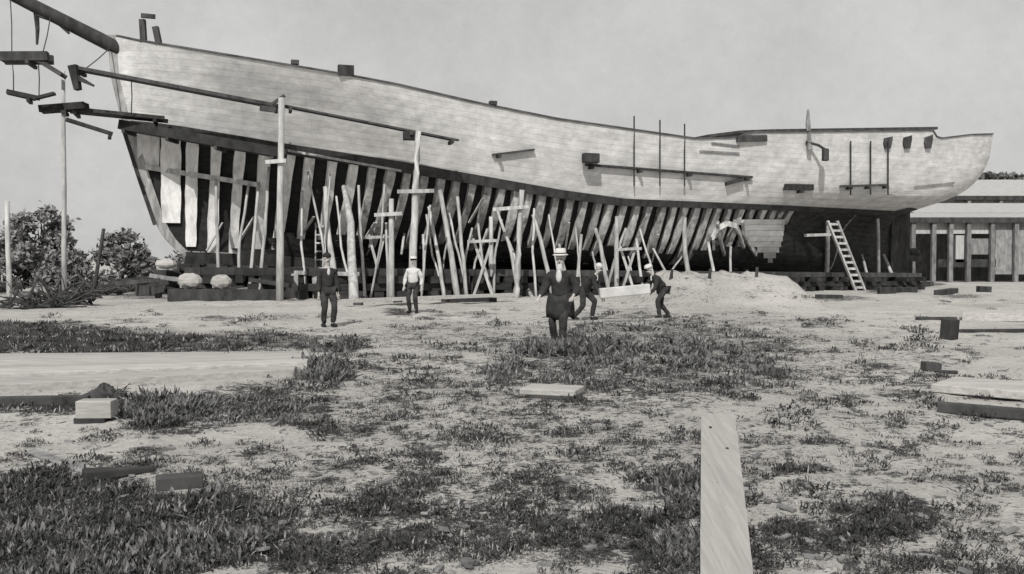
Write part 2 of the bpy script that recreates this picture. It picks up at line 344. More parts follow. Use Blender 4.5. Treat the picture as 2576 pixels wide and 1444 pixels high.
# ------------------------------------------------------------------ the ship
B0 = Vector((-16.0, 40.0, 0)); S0 = Vector((31.6, 61.6, 0)); AX = (S0-B0).normalized(); LT = (S0-B0).length
NR = Vector((AX.y, -AX.x, 0))
if NR.y > 0: NR = -NR
def zk(s): return ip(s, [0, 3, 45.5, 53], [1.95, 1.85, .35, .1])
def s0f(z): return ip(z, [1.8, 2.2, 3.1, 5, 7.4, 9.2, 11.5], [2.6, 1.9, 1.35, .75, .05, -.35, -.5])
def s1f(z): return ip(z, [0, 4.2, 4.7, 5.2, 5.7, 6.2, 6.8, 7.6, 9.9], [42.4, 42.4, 43.8, 45.3, 46.3, 47.0, 47.5, 47.8, 47.8])
ZR = None
def zrn(s): return ip(s, [0, 10, 20, 30, 40, 52], [11.0, 9.8, 8.9, 8.5, 8.5, 9.7])
def hb(s, z):
    a0, a1 = s0f(z), s1f(z); v = (s-a0)/(a1-a0)
    if v <= 0 or v >= 1.0001: return .06
    k0 = zk(s); t = min(1.05, max(.0, (z-k0)/(zrn(s)-k0)))
    a = .46-.30*t; e = 1-(1-min(1, v/a))**2.1
    c = min(1, max(0, (v-.90)/.10)); up = max(0, 1-c**3)**.5*(1-.18*min(1, max(0, (v-.6)/.4))**2)
    lo = 1-min(1, max(0, (v-.5)/.5))**2.4
    w_ = min(1, max(0, (t-.3)/.3)); w_ = w_*w_*(3-2*w_); run = lo*(1-w_)+up*w_
    k = .3+.75*(1-e)+.25*(1-lo)*(1-w_)
    return .12*(1-min(1, max(0, v*1.02))) + 5.7*e*run*max(t, 0)**k
def hp(s, z, side=1, off=0.0):
    q = B0+AX*s+NR*side*(max(.02, hb(s, z)+off)); return Vector((q.x, q.y, z))
RAIL = ([295,345,500,730,850,1000,1200,1400,1750,1850,1885,2350,2358,2400,2440,2505],[92,103,128,166,186,214,260,300,350,348,334,329,350,345,340,338])
LOWE = ([300,400,550,700,1000,1400,1700,1900,2100,2290,2340,2440],[312,326,352,378,425,492,530,551,549,541,541,541])
def solve_z(v, tab, z0):
    z = z0
    for _ in range(40):
        s = s0f(z)+(s1f(z)-s0f(z))*v; P = hp(s, z, 1, .1); x, y = proj(P)
        z += (y-ip(x, *tab))*P.y/FPX*.6
    return z
NV = 120
vs = [ (1-math.cos(math.pi*i/NV))/2*.5 + (i/NV)*.5 for i in range(NV+1)]
zr_v = [solve_z(v, RAIL, 9) for v in vs]; zl_v = [max(4.25, solve_z(v, LOWE, 5)) if v < .93 else 4.45 for v in vs]
zl_v = [z if vs[i] < .8 else z for i, z in enumerate(zl_v)]
def rail_z(v): return ip(v, vs, zr_v)
def low_z(v): return ip(v, vs, zl_v)
def s_of(v, z): return s0f(z)+(s1f(z)-s0f(z))*v
def low_at_s(s):
    z = 5
    for _ in range(20): z = low_z(min(1, max(0, (s-s0f(z))/(s1f(z)-s0f(z)))))
    return z
def rail_at_s(s):
    z = 9
    for _ in range(20): z = rail_z(min(1, max(0, (s-s0f(z))/(s1f(z)-s0f(z)))))
    return z
ship = empty('ship', (0, 0, 0)); tag(ship, 'large wooden ship under construction with pale topsides and open frames below', 'ship')
# topside planking, both sides, with thickness
mb = MB(); mb.uv = []; NJ = 14
for side in (1, -1):
    P = []; 
    for v, zr, zl in zip(vs, zr_v, zl_v):
        row = []
        for j in range(NJ+1):
            z = zl+(zr-zl)*j/NJ; row.append(hp(s_of(v, z), z, side, .10)); mb.uv.append((v*52, z-(zl-4)*.8))
        for j in (NJ, 0):
            z = zl+(zr-zl)*j/NJ; row.append(hp(s_of(v, z), z, side, -.04)); mb.uv.append((v*52, z-(zl-4)*.8))
        P.append(row)
    mb.grid(P, flip=side > 0)
plk = mb.build('hull_planking', M['plank'], ship, smooth=False)
# inner lining and bottom planking, the hull's shade put into their dark colour
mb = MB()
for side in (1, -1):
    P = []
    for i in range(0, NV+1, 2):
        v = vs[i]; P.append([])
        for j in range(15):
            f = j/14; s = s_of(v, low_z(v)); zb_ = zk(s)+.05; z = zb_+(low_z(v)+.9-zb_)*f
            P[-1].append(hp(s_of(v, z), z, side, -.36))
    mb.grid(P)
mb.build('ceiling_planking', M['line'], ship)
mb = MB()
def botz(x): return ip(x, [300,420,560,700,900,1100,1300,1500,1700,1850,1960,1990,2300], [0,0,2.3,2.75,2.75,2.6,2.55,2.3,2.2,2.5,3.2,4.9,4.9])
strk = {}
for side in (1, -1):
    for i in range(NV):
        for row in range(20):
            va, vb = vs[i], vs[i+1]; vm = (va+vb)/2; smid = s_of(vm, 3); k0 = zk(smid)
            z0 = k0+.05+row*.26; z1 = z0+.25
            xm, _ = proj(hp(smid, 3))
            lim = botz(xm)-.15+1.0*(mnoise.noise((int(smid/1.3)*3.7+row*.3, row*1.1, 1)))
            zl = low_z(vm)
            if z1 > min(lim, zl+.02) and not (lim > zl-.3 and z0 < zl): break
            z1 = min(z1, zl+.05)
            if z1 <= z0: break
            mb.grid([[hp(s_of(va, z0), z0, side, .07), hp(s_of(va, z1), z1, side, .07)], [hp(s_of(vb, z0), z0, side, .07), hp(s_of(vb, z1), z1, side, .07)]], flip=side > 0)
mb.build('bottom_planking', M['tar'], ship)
# frames
s = .75; fi = 0
while s < 37.5:
    mb = MB(); wdt = random.uniform(.38, .5)*ip(s, [6, 12], [1, .72])+(.42 if s < 1.8 else 0); dof = random.uniform(-.07, .05); sk = random.uniform(-.12, .12)
    for side in (1, -1):
        zt = low_at_s(s)+.12; zb_ = zk(s); rows = []
        nz_ = 16
        for j in range(nz_+1):
            z = zt+(zb_-zt)*j/nz_
            if s < s0f(z)+.12: break
            o_ = hp(s, z, side, dof)+AX*sk*j/nz_; i_ = hp(s, z, side, -.32)+AX*sk*j/nz_
            a = AX*(wdt/2*(1-.15*j/nz_)*(1+.28*mnoise.noise((s*3.1, z*1.3, side)))); rows.append([o_-a, o_+a, i_+a, i_-a, o_-a])
        if len(rows) > 1: mb.grid(rows, flip=side > 0)
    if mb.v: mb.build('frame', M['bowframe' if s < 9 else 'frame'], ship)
    s += ip(s, [5, 11], [.9, .68])+random.uniform(-.08, .08); fi += 1
# stem, keel, sternpost, rudder
mb = MB(); pts = []
for z in np.linspace(1.7, 10.9, 24): q = B0+AX*(s0f(z)-.12); pts.append(Vector((q.x, q.y, z)))
o_ = []
for p in pts:
    f = AX*.2; h_ = NR*.17; o_.append([p-f-h_*.7, p-f+h_*.7, p+f+h_, p+f-h_, p-f-h_*.7])
mb.grid(o_); mb.f.append([(len(pts)-1)*5+k for k in range(4)])
mb.build('stem', M['pole'], ship)
mb = MB(); mb.beam(B0+AX*2.2+Vector((0, 0, 1.72)), B0+AX*43.1+Vector((0, 0, .22)), .45, .5); mb.build('keel', M['darkwood'], ship)
mb = MB(); mb.beam(B0+AX*42.7+Vector((0, 0, .1)), B0+AX*42.9+Vector((0, 0, 4.9)), .4, .55, up=AX); mb.build('sternpost', M['darkwood'], ship)
mb = MB(); mb.beam(B0+AX*43.5+Vector((0, 0, .5)), B0+AX*43.5+Vector((0, 0, 4.9)), .16, 1.3, up=AX); mb.build('rudder', M['darkwood'], ship)
mb = MB(); pp = [B0+AX*(s0f(z)-.36)+Vector((0, 0, z)) for z in np.linspace(3.1, 7.3, 9)]  # dark strip added to draw the shaded edge along the stem
for a, b_ in zip(pp, pp[1:]): mb.beam(a, b_, .3, .14)
mb.build('cutwater', M['darkwood'], ship)
# rail cap, following the sheer
mb = MB()
for side in (1, -1):
    rows = []
    for v in vs:
        z = rail_z(v); s = s_of(v, z); a = hp(s, z, side, .16); b_ = hp(s, z, side, -.2)
        up = Vector((0, 0, .07)); rows.append([a+Vector((0,0,.003)), a+up, b_+up, b_+Vector((0,0,.003)), a+Vector((0,0,.003))])
    mb.grid(rows, flip=side < 0)
mb.build('rail', M['railwood'], ship)
# wale: dark moulded edge strake along the foot of the planking
mb = MB(); rows = []
for side in (1, -1):
    rows = []
    for v in vs:
        z = low_z(v); hh = ip(v, [0, .04, .2, .5, .8, 1], [.22, .3, .3, .22, .12, .1]); s = s_of(v, z); s2 = s_of(v, z+hh)
        rows.append([hp(s, z-.1, side, .17), hp(s2, z+hh, side, .15), hp(s2, z+hh, side, .1), hp(s, z-.1, side, .03), hp(s, z-.1, side, .17)])
    mb.grid(rows, flip=side > 0)
mb.build('wale', M['darkwood'], ship)
# deck
mb = MB(); rows = []
for v in vs[::2]:
    z = rail_z(v)-1.1; s = s_of(v, z); rows.append([hp(s, z, 1, -.05), hp(s, z, -1, -.05)])
mb.grid(rows); mb.build('deck', M['midwood'], ship)
# light ribband across the bow frames
def on_hull(x, y, off=.12, side=1):   # the point of the near hull side seen at (x, y): march down the ray
    d = ray(x, y); best = None
    for k in np.linspace(30, 75, 1800):
        P = Vector((d.x*k, d.y*k, CH+d.z*k)); rel = P-B0; s = rel.x*AX.x+rel.y*AX.y; lat = rel.x*NR.x+rel.y*NR.y
        if s < s0f(P.z)-.3 or s > s1f(P.z): continue
        if lat < hb(s, P.z)+off: return P
    return None
def follow(xa, ya, xb, yb, nn, off):
    return [p for p in (on_hull(xa+(xb-xa)*i/nn, ya+(yb-ya)*i/nn, off) for i in range(nn+1)) if p is not None]
mb = MB(); pp = follow(333, 415, 655, 466, 10, .06)
for a, b_ in zip(pp, pp[1:]): mb.beam(a, b_, .07, .2)
mb.build('ribband', M['pole'], ship)
mb = MB(); pp = follow(722, 378, 1010, 430, 8, .22)
for a, b_ in zip(pp, pp[1:]): mb.beam(a, b_, .05, .1)
mb.build('ribband', M['pole'], ship)
# bowsprit
mb = MB(); FW = -AX
bs0 = Vector((B0.x, B0.y, 0))+AX*1.0; bs0.z = 9.75
q = at(60, 2, (B0-AX*3.6).y+.0)
bs1 = B0+FW*3.9; bs1.z = q.z; dd = bs1-bs0
mb.tube([bs0, bs0+dd*.35, bs0+dd, bs0+dd*1.8], [.30, .30, .26, .16], 12, .02); mb.build('bowsprit', M['darkwood'], ship, smooth=True)
mb = MB(); q0 = bs0+dd*.9
mb.tube([q0, q0+Vector((.05, 0, -.9)), q0+Vector((.02, 0, -1.5))], [.13, .09, .05], 8, .1); mb.tube([q0+Vector((.05,0,-.3)), q0+Vector((.7,.3,-.5)), q0+Vector((1.1, .5, -.95))], [.1, .09, .05], 8, .1)
mb.build('martingale', M['darkwood'], ship)
mb = MB()
for k, (dx, hh) in enumerate(((.25, .95), (.8, .75))):
    s = .3+dx; z = rail_at_s(s); P = hp(s, z, 1, -.1); mb.beam(P, P+Vector((-.05-.1*k, 0, hh)), .22, .22, up=(0, 1, 0))
mb.box(hp(.7, 10.9, 1, -.1)+Vector((0, 0, .55)), .55, .16, .16, .4)
mb.build('bitts', M['darkwood'], ship)
# cathead / timber head on the rail
for x, y in ((870, 186), (742, 165), (1240, 266)):
    P = on_hull(x, y+10, .1)
    if P: MB().box(P+Vector((0, 0, .28)), .62 if x == 870 else .3, .3, .42 if x == 870 else .16, .3).build('timber_head', M['darkwood'], ship)
# poop house with flat roof and dark ports
def hullpt(s, lat, z): q = B0+AX*s+NR*lat; return Vector((q.x, q.y, z))
def xs_at(x, lat, z):       # s so that the point (s, lat, z) is seen at picture column x
    a, b_ = 0, 54
    for _ in range(40):
        m_ = (a+b_)/2
        if proj(hullpt(m_, lat, z))[0] < x: a = m_
        else: b_ = m_
    return a
def zfor(y, P): return P.z+(proj(P)[1]-y)*P.y/FPX
sa = xs_at(1760, 4.9, 8.6); sb = xs_at(2352, 4.9, 9.2)
Pa = hullpt(sa, 4.9, 9); za = zfor(343, Pa); Pb = hullpt(sb, 4.9, 9); zb2 = zfor(324, Pb)
mb = MB(); nn = 8; rows = []
for i in range(nn+1):
    f = i/nn; s = sa+(sb-sa)*f; Pq = hullpt(s, 5.6-.5*f, 9); z = zfor(ip(proj(Pq)[0], [1760, 1880, 2352], [344, 329, 322]), Pq)
    rows.append([hullpt(s, 5.6-.5*f, z-.07), hullpt(s, 5.6-.5*f, z+.07), hullpt(s, -5.6+.5*f, z+.07), hullpt(s, -5.6+.5*f, z-.07), hullpt(s, 5.6-.5*f, z-.07)])
mb.grid(rows); mb.f += [[0, 1, 2, 3], [nn*5+3, nn*5+2, nn*5+1, nn*5]]
mb.build('poop_roof', M['darkwood'], ship)
for x in (2232, 2281, 2334):
    P = on_hull(x, 356, .1)
    if P: 
        m_ = MB(); pts = []
        cc = P+NR*.03
        o_ = len(m_.v)
        ring = [(-.40, .38), (.40, .38), (.40, -.1), (.26, -.55), (-.2, -.58), (-.38, -.3)]
        for dpt in (0, .09):
            for a, h_ in ring: m_.v.append(tuple(cc+AX*a*.8+NR*(dpt-.06)+Vector((0, 0, h_*1.0+.2))))
        k_ = len(ring); m_.f.append(list(range(k_, 2*k_))); m_.f += [[i, (i+1) % k_, k_+(i+1) % k_, k_+i] for i in range(k_)]
        m_.build('port', M['darkwood'], ship)
m_ = MB(); P = on_hull(1900, 352, .15)
m_.beam(P+Vector((-1, -.45, .0)), P+Vector((.6, .3, .12)), .2, .3); m_.build('fairlead', M['darkwood'], ship)
mb = MB(); rows = []
for i in range(13):
    x = 1800+i*11; P = on_hull(x, ip(x, *RAIL)+12, .0) or hullpt(sa, 5, 8.5); f = i/12; zt = zfor(ip(x, [1760, 1880], [345, 333]), P)
    rows.append([P-NR*.1+Vector((0, 0, -.1)), Vector((P.x, P.y, zt))-NR*.1, Vector((P.x, P.y+.12, zt))-NR*.1, P-NR*.1+Vector((0, .12, -.1))])
mb.grid(rows); mb.build('bulwark', M['wallpale'], ship)
# faint mouldings on the stern quarter
for (xa, ya, xb, yb) in ((1790, 352, 1860, 360), (1760, 372, 1860, 378), (2300, 462, 2400, 452)):
    pp = follow(xa, ya+8, xb, yb+8, 5, .13); m_ = MB()
    for a, b_ in zip(pp, pp[1:]): m_.beam(a, b_, .06, .09)
    if m_.v: m_.build('moulding', M['midwood'], ship)

# ------------------------------------------------------------------ hanging staging and scaffold
def staging(a, b_, label, width=.7, np_=3, m='darkwood', th=.08, brackets=(0.0, 1.0), group='staging planks slung along the ship', dr=None, cat='staging'):
    a = Vector(a); b_ = Vector(b_); root = empty('staging', a); tag(root, label, cat, group)
    d = (b_-a).normalized(); side = Vector((-d.y, d.x, 0)).normalized()
    if side.y < 0: side = -side
    for k in range(np_):
        off = side*(width/np_*(k+.5)); w_ = width/np_-.03
        jj = random.uniform(-.12, .12)
        part(MB().beam(a+off-d*abs(jj), b_+off+d*jj+Vector((0, 0, random.uniform(0, .02))), w_, th), 'plank', M[m], root)
    for f in brackets:
        p = a+(b_-a)*f; part(MB().beam(p-side*.12-Vector((0, 0, th*.5+.07)), p+side*(width+.2)-Vector((0, 0, th*.5+.07)), .12, .13), 'bracket', M[m], root)
    return root
def rope(root, p, q, r=.02): return part(MB().tube([p, q], r, 6), 'rope', M['rope'], root)
# upper tier pole to pole
staging(at(180, 167, 36.9), at(700, 266, 37.5), 'long dark staging plank from bow to the tallest pale pole', .8, 3, th=.13, brackets=(.02, .97))
staging(at(722, 266, 37.5), at(1150, 352, 39.2), 'thinner staging plank right of the tallest pale pole', .5, 2, th=.07, brackets=(.02, .72, .97))
staging(at(175, 272, 37.4), at(412, 296, 38.4), 'short thick dark platform lying above the bow frames', 1.1, 4, th=.14, brackets=(.05, .9))
staging(at(100, 272, 36.9), at(215, 264, 37.3), 'dark wedge ended board crossing the leftmost tall pole at bow', .7, 3, th=.26, brackets=(.5,))
staging(at(300, 312, 38.4), at(706, 384, 38.3), 'dark lower staging hung under the planking edge ending at tallest pole', .9, 4, th=.38, brackets=(.03, .3, .6, .95))  # made thicker to take in the shade below the planking edge
staging(at(170, 300, 37.2), at(288, 338, 37.9), 'dark sloping board below the bow platform', .4, 2, th=.13, brackets=(.9,))
staging(at(4, 140, 36.0), at(112, 140, 36.3), 'dark broad staging board at left edge under the bowsprit', .9, 4, th=.34, brackets=(.6,))
staging(at(95, 150, 36.3), at(156, 188, 36.5), 'narrow dark board sloping down to the leftmost tall pole', .35, 2, th=.16, brackets=())
staging(at(22, 230, 36.0), at(92, 246, 36.3), 'lowest dark board of the loose pieces left of the bow', .5, 2, th=.16, brackets=(.7,))
staging(at(84, 246, 36.2), at(132, 234, 36.4), 'short dark board tipped up beside the lowest loose board', .4, 2, th=.1, brackets=())
def sling(p, q, lb): tag(MB().tube([p, p.lerp(q, .5)+Vector((.03, 0, -.02)), q], .022, 5).build('rope', M['rope']), lb, 'rope', 'slings holding the loose boards at the bow')
bsy = lambda x: (bs0+(bs1-bs0)*((x-290)/(60-290)))
sling(bsy(40), at(30, 138, 36.3), 'left sling from the bowsprit to the broad board at the left edge'); sling(bsy(108), at(106, 140, 36.5), 'right sling from the bowsprit to the broad board')
sling(at(30, 146, 36.2), at(34, 234, 36.2), 'left sling under the broad board to the lowest loose board'); sling(at(96, 146, 36.4), at(98, 246, 36.4), 'right sling under the broad board to the lowest loose board')
sling(bsy(215), at(206, 180, 37.0), 'sling from the bowsprit to the left end of the long plank')
sling(at(330, 196, 37.2), at(330, 288, 38.0), 'sling from the long plank down to the dark platform')
tree_ = None
# bow trestle bracket: dark Y piece
root = empty('bracket_post', at(190, 225, 36.9)); tag(root, 'dark forked bracket hanging from the left end of the long plank', 'bracket')
part(MB().beam(at(184, 165, 36.9), at(196, 226, 36.9), .32, .3, up=(0, 1, 0), w2=.2), 'upright', M['darkwood'], root)
part(MB().beam(at(196, 196, 36.9), at(236, 216, 36.9), .2, .2, up=(0, 1, 0), w2=.08, h2=.1), 'brace', M['darkwood'], root)
root = empty('bracket_post', at(690, 262, 37.3)); tag(root, 'dark crossed bracket where the long plank meets the tallest pole', 'bracket')
part(MB().beam(at(655, 272, 37.4), at(696, 277, 37.4), .2, .2), 'foot', M['darkwood'], root)
part(MB().beam(at(684, 262, 37.3), at(716, 240, 37.3), .14, .1), 'brace', M['darkwood'], root)
# mid hull small pieces
P0 = on_hull(1480, 414, .3); P1 = on_hull(1892, 446, .3)
st = staging(P0-NR*0, P1, 'dark hanging plank on ropes against the pale hull side amidships', .5, 2, th=.1, brackets=(.02, .3, .6, .97))
for x in (1595, 1660, 1722):
    a = on_hull(x, ip(x, *RAIL)+14, .28); b_ = on_hull(x, 468, .34); rope(st, a+Vector((0, 0, .9)), b_, .035)
P0 = on_hull(1982, 470, .3); P1 = on_hull(2052, 472, .3)
staging(P0, P1, 'short dark staging plank on the stern quarter left of the roped one', .7, 2, th=.3, brackets=(.5,))
P0 = on_hull(2122, 468, .3); P1 = on_hull(2236, 465, .3)
st = staging(P0, P1, 'roped dark staging plank hanging below the stern ports', .6, 2, th=.1, brackets=(.15, .55, .95))
for x in (2140, 2190, 2234):
    a = on_hull(x, 360, .28); b_ = on_hull(x, 490, .34); rope(st, a+Vector((0, 0, .1)), b_, .04)
P0 = on_hull(1245, 388, .3); P1 = on_hull(1350, 376, .3)
staging(P0, P1, 'small thin plank propped on the pale hull side amidships', .3, 1, th=.07, brackets=(.1,))
P0 = on_hull(1480, 405, .4); tag(MB().box(P0+Vector((.1, -.1, .12)), .75, .35, .42, .4).build('tool_box', M['darkwood'], bevel=.03), 'dark tool box standing on the left end of the hanging plank', 'tool box')
P0 = on_hull(1830, 462, .35); staging(P0, on_hull(1872, 452, .35), 'tiny dark board below right end of the amidships hanging plank', .3, 1, th=.16, brackets=())
tag(MB().box(at(1036, 342, 38.95), .7, .4, .34, .2).build('tool_box', M['darkwood'], bevel=.03), 'dark box on the staging against the second tall pale pole', 'tool box')
# tackle hanging at poop and its pale derrick post
P0 = on_hull(2037, 372, .3); root = empty('derrick_post', P0); tag(root, 'pale derrick post rising above the poop roof with dark tackle', 'post')
part(MB().tube([P0+Vector((0, 0, -.1)), P0+Vector((-.1, 0, 1.2)), P0+Vector((-.1, 0, 1.9))], [.14, .12, .05], 8, .1), 'post', M['midwood'], root)
part(MB().box(P0+Vector((.75, -.1, -.35)), .3, .25, .62, .3), 'tackle_block', M['darkwood'], root, bevel=.05)
part(MB().tube([P0+Vector((-.2, 0, .3)), P0+Vector((.4, -.1, .12)), P0+Vector((.75, -.1, -.1))], .07, 6), 'rope', M['rope'], root)

# scaffold poles
def pole(pts, Y, r, label, bars=(), r2=None, ybase=None, group='scaffold poles beside the hull', m='pole', name='scaffold_pole', cat='pole'):
    # pts: picture points top to bottom; Y depth or list of depths
    if name == 'hull_prop' and ybase is None:
        T = on_hull(*pts[0], .2); y0 = (T.y-.05 if T is not None else Y[0] if hasattr(Y, '__len__') else Y); y1 = min(gpt(*pts[-1]).y, y0-.8)
        yy = [p_[1] for p_ in pts]; Y = [y0+(y1-y0)*(v_-yy[0])/(yy[-1]-yy[0]) for v_ in yy]
    Ys = Y if hasattr(Y, '__len__') else [Y]*len(pts)
    if name != 'hull_prop': Ys = [min(d_, (on_hull(*p_, .2) or Vector((0, 99, 0))).y-.3) for d_, p_ in zip(Ys, pts)]
    W = [at(x, y, d) for (x, y), d in zip(pts, Ys)]
    W[-1].z = ground_z(W[-1].x, W[-1].y)-.1 if ybase is None else W[-1].z
    root = empty(name, W[-1]); tag(root, label, cat, group)
    # subdivide with small bends
    P = []
    for a, b_ in zip(W, W[1:]):
        for k in range(4): q = a+(b_-a)*k/4; P.append(q+Vector((random.uniform(-.02, .02), 0, 0)))
    P.append(W[-1]); n_ = len(P); r2 = r2 or r*1.25
    part(MB().tube(P, [r+(r2-r)*i/(n_-1) for i in range(n_)], 10, .04), 'shaft', M[m], root, smooth=True)
    for (xa, ya, xb, yb) in bars:
        part(MB().beam(at(xa, ya, Ys[0]-.18), at(xb, yb, Ys[0]-.18), .12, .15), 'crossbar', M[m], root)
    return root
pole([(18, 505), (22, 700)], 40, .09, 'short pale pole standing before the bushes at the left edge')
pole([(160, 178), (161, 690)], 37.2, .07, 'slim tall pale pole left of the bow by the loose boards', r2=.1)
pole([(709, 246), (703, 757)], 37.2, .12, 'tallest thick pale pole crossing the staging ends', ybase=None, r2=.15, bars=((668, 408, 720, 404),))
pole([(652, 458), (625, 745)], [41, 39.3], .06, 'thin leaning pole just left of the tallest pole')
pole([(1052, 330), (1046, 470), (1035, 755)], 38.7, .11, 'tall pale pole behind the man in the white shirt', bars=((1000, 482, 1092, 480),), r2=.17)
pole([(984, 500), (984, 760)], 39.5, .10, 'pole with crossbar left of the white shirted man', bars=((942, 541, 1012, 537),), r2=.14)
pole([(972, 560), (976, 757)], 39.9, .05, 'thin pole touching the left side of the crossbar pole')
pole([(1312, 478), (1304, 640), (1297, 750)], 41, .11, 'pale forked pole with crossbar left of the bearded man', bars=((1240, 527, 1330, 520),), r2=.15)
pole([(1235, 545), (1238, 742)], 42.3, .08, 'upright pole between the raking props and forked pole', r2=.13)
pole([(2082, 560), (2080, 716)], 55, .11, 'pole left of the ladder under the dark stern', bars=((2022, 592, 2090, 590),))
pole([(2208, 550), (2212, 700)], 57, .09, 'thin pole right of the ladder under the stern')
G2 = 'raking props holding up the hull'
def shore(pts, Y, r, label, **k): return pole(pts, Y, r, label, group=G2, name='hull_prop', cat='prop', **k)
shore([(865, 470), (882, 560), (890, 762)], [42.8, 41, 38.8], .11, 'stout pale prop right of the man in the dark suit', r2=.19)
shore([(818, 470), (822, 560), (850, 745)], [42.8, 41.5, 39.3], .09, 'pale bent prop directly behind the dark suited man', r2=.14)
shore([(1078, 520), (1105, 650), (1118, 742)], [43.8, 42.5, 41.3], .07, 'left prop of the three raking together')
shore([(1108, 478), (1128, 600), (1152, 742)], [43.9, 42.4, 41.3], .09, 'middle prop of the three raking together', r2=.14)
shore([(1150, 495), (1162, 620), (1175, 742)], [44.1, 42.6, 41.4], .07, 'right prop of the three raking together')
shore([(1065, 590), (1068, 745)], [42, 41], .06, 'thin prop just right of the white shirted man')
shore([(1262, 570), (1302, 665)], [44.5, 42.3], .07, 'diagonal brace running down into the forked pole', ybase=1)
shore([(1340, 540), (1362, 610), (1392, 735)], [45, 44, 42], .08, 'raking prop just left of the bearded man')
shore([(1312, 700), (1345, 752)], [42, 41], .07, 'short low brace at the foot of the forked pole')
shore([(1462, 590), (1448, 720)], [46, 43.5], .07, 'prop rising behind the bearded man')
shore([(1498, 575), (1512, 620), (1532, 735)], [46.5, 45.5, 43], .08, 'raking prop between the bearded man and the carriers')
shore([(1552, 545), (1550, 740)], [47, 43.5], .10, 'thick upright prop over the carried white timber', r2=.12)
shore([(1600, 600), (1618, 725)], [47.5, 44], .06, 'thin prop just left of the white capped man')
shore([(1722, 548), (1724, 640), (1742, 725)], [49, 47.5, 45], .10, 'lone thick prop right of the white capped man')
shore([(1782, 610), (1804, 690)], [50, 48], .07, 'short thin prop left of the pale planking patch')
shore([(1838, 620), (1838, 730)], [50.5, 48.5], .06, 'thin upright prop under the left end of the pale planking patch')
shore([(2168, 640), (2192, 715)], [57, 55.5], .07, 'short leaning prop right beside the ladder')
shore([(2222, 640), (2262, 712)], [58.5, 56.5], .09, 'leaning prop under the stern counter')
shore([(2285, 545), (2280, 715)], [60, 59], .08, 'upright prop at the sternpost', m='midwood')
shore([(1030, 500), (1010, 640)], [44, 42.4], .05, 'thin cross pole over the white shirted man', ybase=1)
G5 = 'rough planks leaning among the frames'
for i_, (xa, ya, xb, yb, r_, lb) in enumerate(((920, 600, 945, 560, .12, 'short pale board end slanting near the crossbar pole'), (760, 590, 790, 545, .08, 'thin slanting board right of the tallest pole'), (600, 610, 640, 545, .1, 'slanting board low between the bow frames'),
        (1180, 560, 1215, 500, .08, 'slanting board right of the three raking props'), (1420, 640, 1432, 560, .06, 'thin slanting board above the hat of the bearded man'), (1640, 660, 1655, 590, .06, 'thin board above the white capped man'), (520, 630, 560, 560, .07, 'small slanting board at foot of bow frames'))):
    a_, b_ = on_hull(xa, ya, .22), on_hull(xb, yb, .22)
    if a_ and b_: tag(MB().beam(a_, b_, r_*1.5, .06).build('leaning_plank', M['pole']), lb, 'plank', G5)
def many(n_, x0, x1, where):
    names = ['first', 'second', 'third', 'fourth', 'fifth', 'sixth', 'seventh', 'eighth', 'ninth', 'tenth', 'eleventh', 'twelfth']
    xx = sorted(x0+(x1-x0)*(i_+random.uniform(.1, .9))/n_ for i_ in range(n_))
    for i_, x in enumerate(xx):
        lo_ = ip(x, *LOWE); y0 = lo_+random.uniform(25, 130); dx = random.choice((-1, 1, 1))*random.uniform(5, 60)*(1 if x < 1700 else .6); yb = ip(x, [700, 1300, 1750], [752, 744, 728])
        kx = random.uniform(-12, 12)
        shore([(x-dx*.5, y0), (x+kx, (y0+yb)/2), (x+dx*.5, yb)], 42, random.uniform(.035, .065), 'thin crooked prop, %s from left %s' % (names[i_], where))
many(6, 735, 960, 'between tallest and crossbar pole'); many(9, 1060, 1290, 'between white shirted man and forked pole'); many(11, 1330, 1720, 'between forked pole and white capped man'); many(3, 500, 690, 'of those left of the tallest pole')
for xa, xb, ya, lb in ((928, 968, 590, 'low crossed trestle at the left foot of the crossbar pole'), (1190, 1240, 600, 'crossed trestle left of the upright pole by the raking props'), (1560, 1600, 620, 'small crossed trestle behind the carried white timber')):
    root = empty('trestle', gpt(xa, 748)); tag(root, lb, 'trestle', 'crossed trestles under the hull'); Yt = 41.0 if xa < 1500 else 42.5
    for x1_, x2_ in ((xa, xb), (xb, xa)): p_b = at(x2_, 748, Yt); p_b.z = 0; part(MB().beam(at(x1_, ya, Yt+.15*(x1_ < x2_)), p_b+Vector((0, .15*(x1_ < x2_), 0)), .11, .1, up=(0, 1, 0)), 'leg', M['pole'], root)
    part(MB().beam(at(xa-14, ya+8, Yt-.12), at(xb+14, ya+5, Yt-.12), .14, .12), 'crossbar', M['pole'], root)
# ladder under stern
root = empty('ladder', gpt(2160, 731)); tag(root, 'pale wooden ladder leaning against the dark stern', 'ladder')
la, lb = at(2094, 556, 49.9), gpt(2164, 731)
sdv = Vector((.55, .15, 0))
part(MB().beam(la-sdv*.5, lb-sdv*.5, .14, .1), 'rail', M['pole'], root); part(MB().beam(la+sdv*.5, lb+sdv*.5, .14, .1), 'rail', M['pole'], root)
for k in range(11):
    c = la+(lb-la)*(k+.5)/11; part(MB().beam(c-sdv*.5, c+sdv*.5, .09, .12), 'rung', M['pole'], root)
# ladder behind man 1 (pale rungs)
root = empty('ladder', at(815, 752, 40)); tag(root, 'short ladder rising behind the dark suited man', 'ladder')
la, lb = at(806, 560, 42), at(806, 760, 40); sdv = Vector((.42, 0, 0)); lb.z = 0
part(MB().beam(la-sdv*.5, lb-sdv*.5, .06, .06), 'rail', M['pole'], root); part(MB().beam(la+sdv*.5, lb+sdv*.5, .06, .06), 'rail', M['pole'], root)
for k in range(9):
    c = la+(lb-la)*(k+.5)/9; part(MB().beam(c-sdv*.5, c+sdv*.5, .05, .06), 'rung', M['pole'], root)

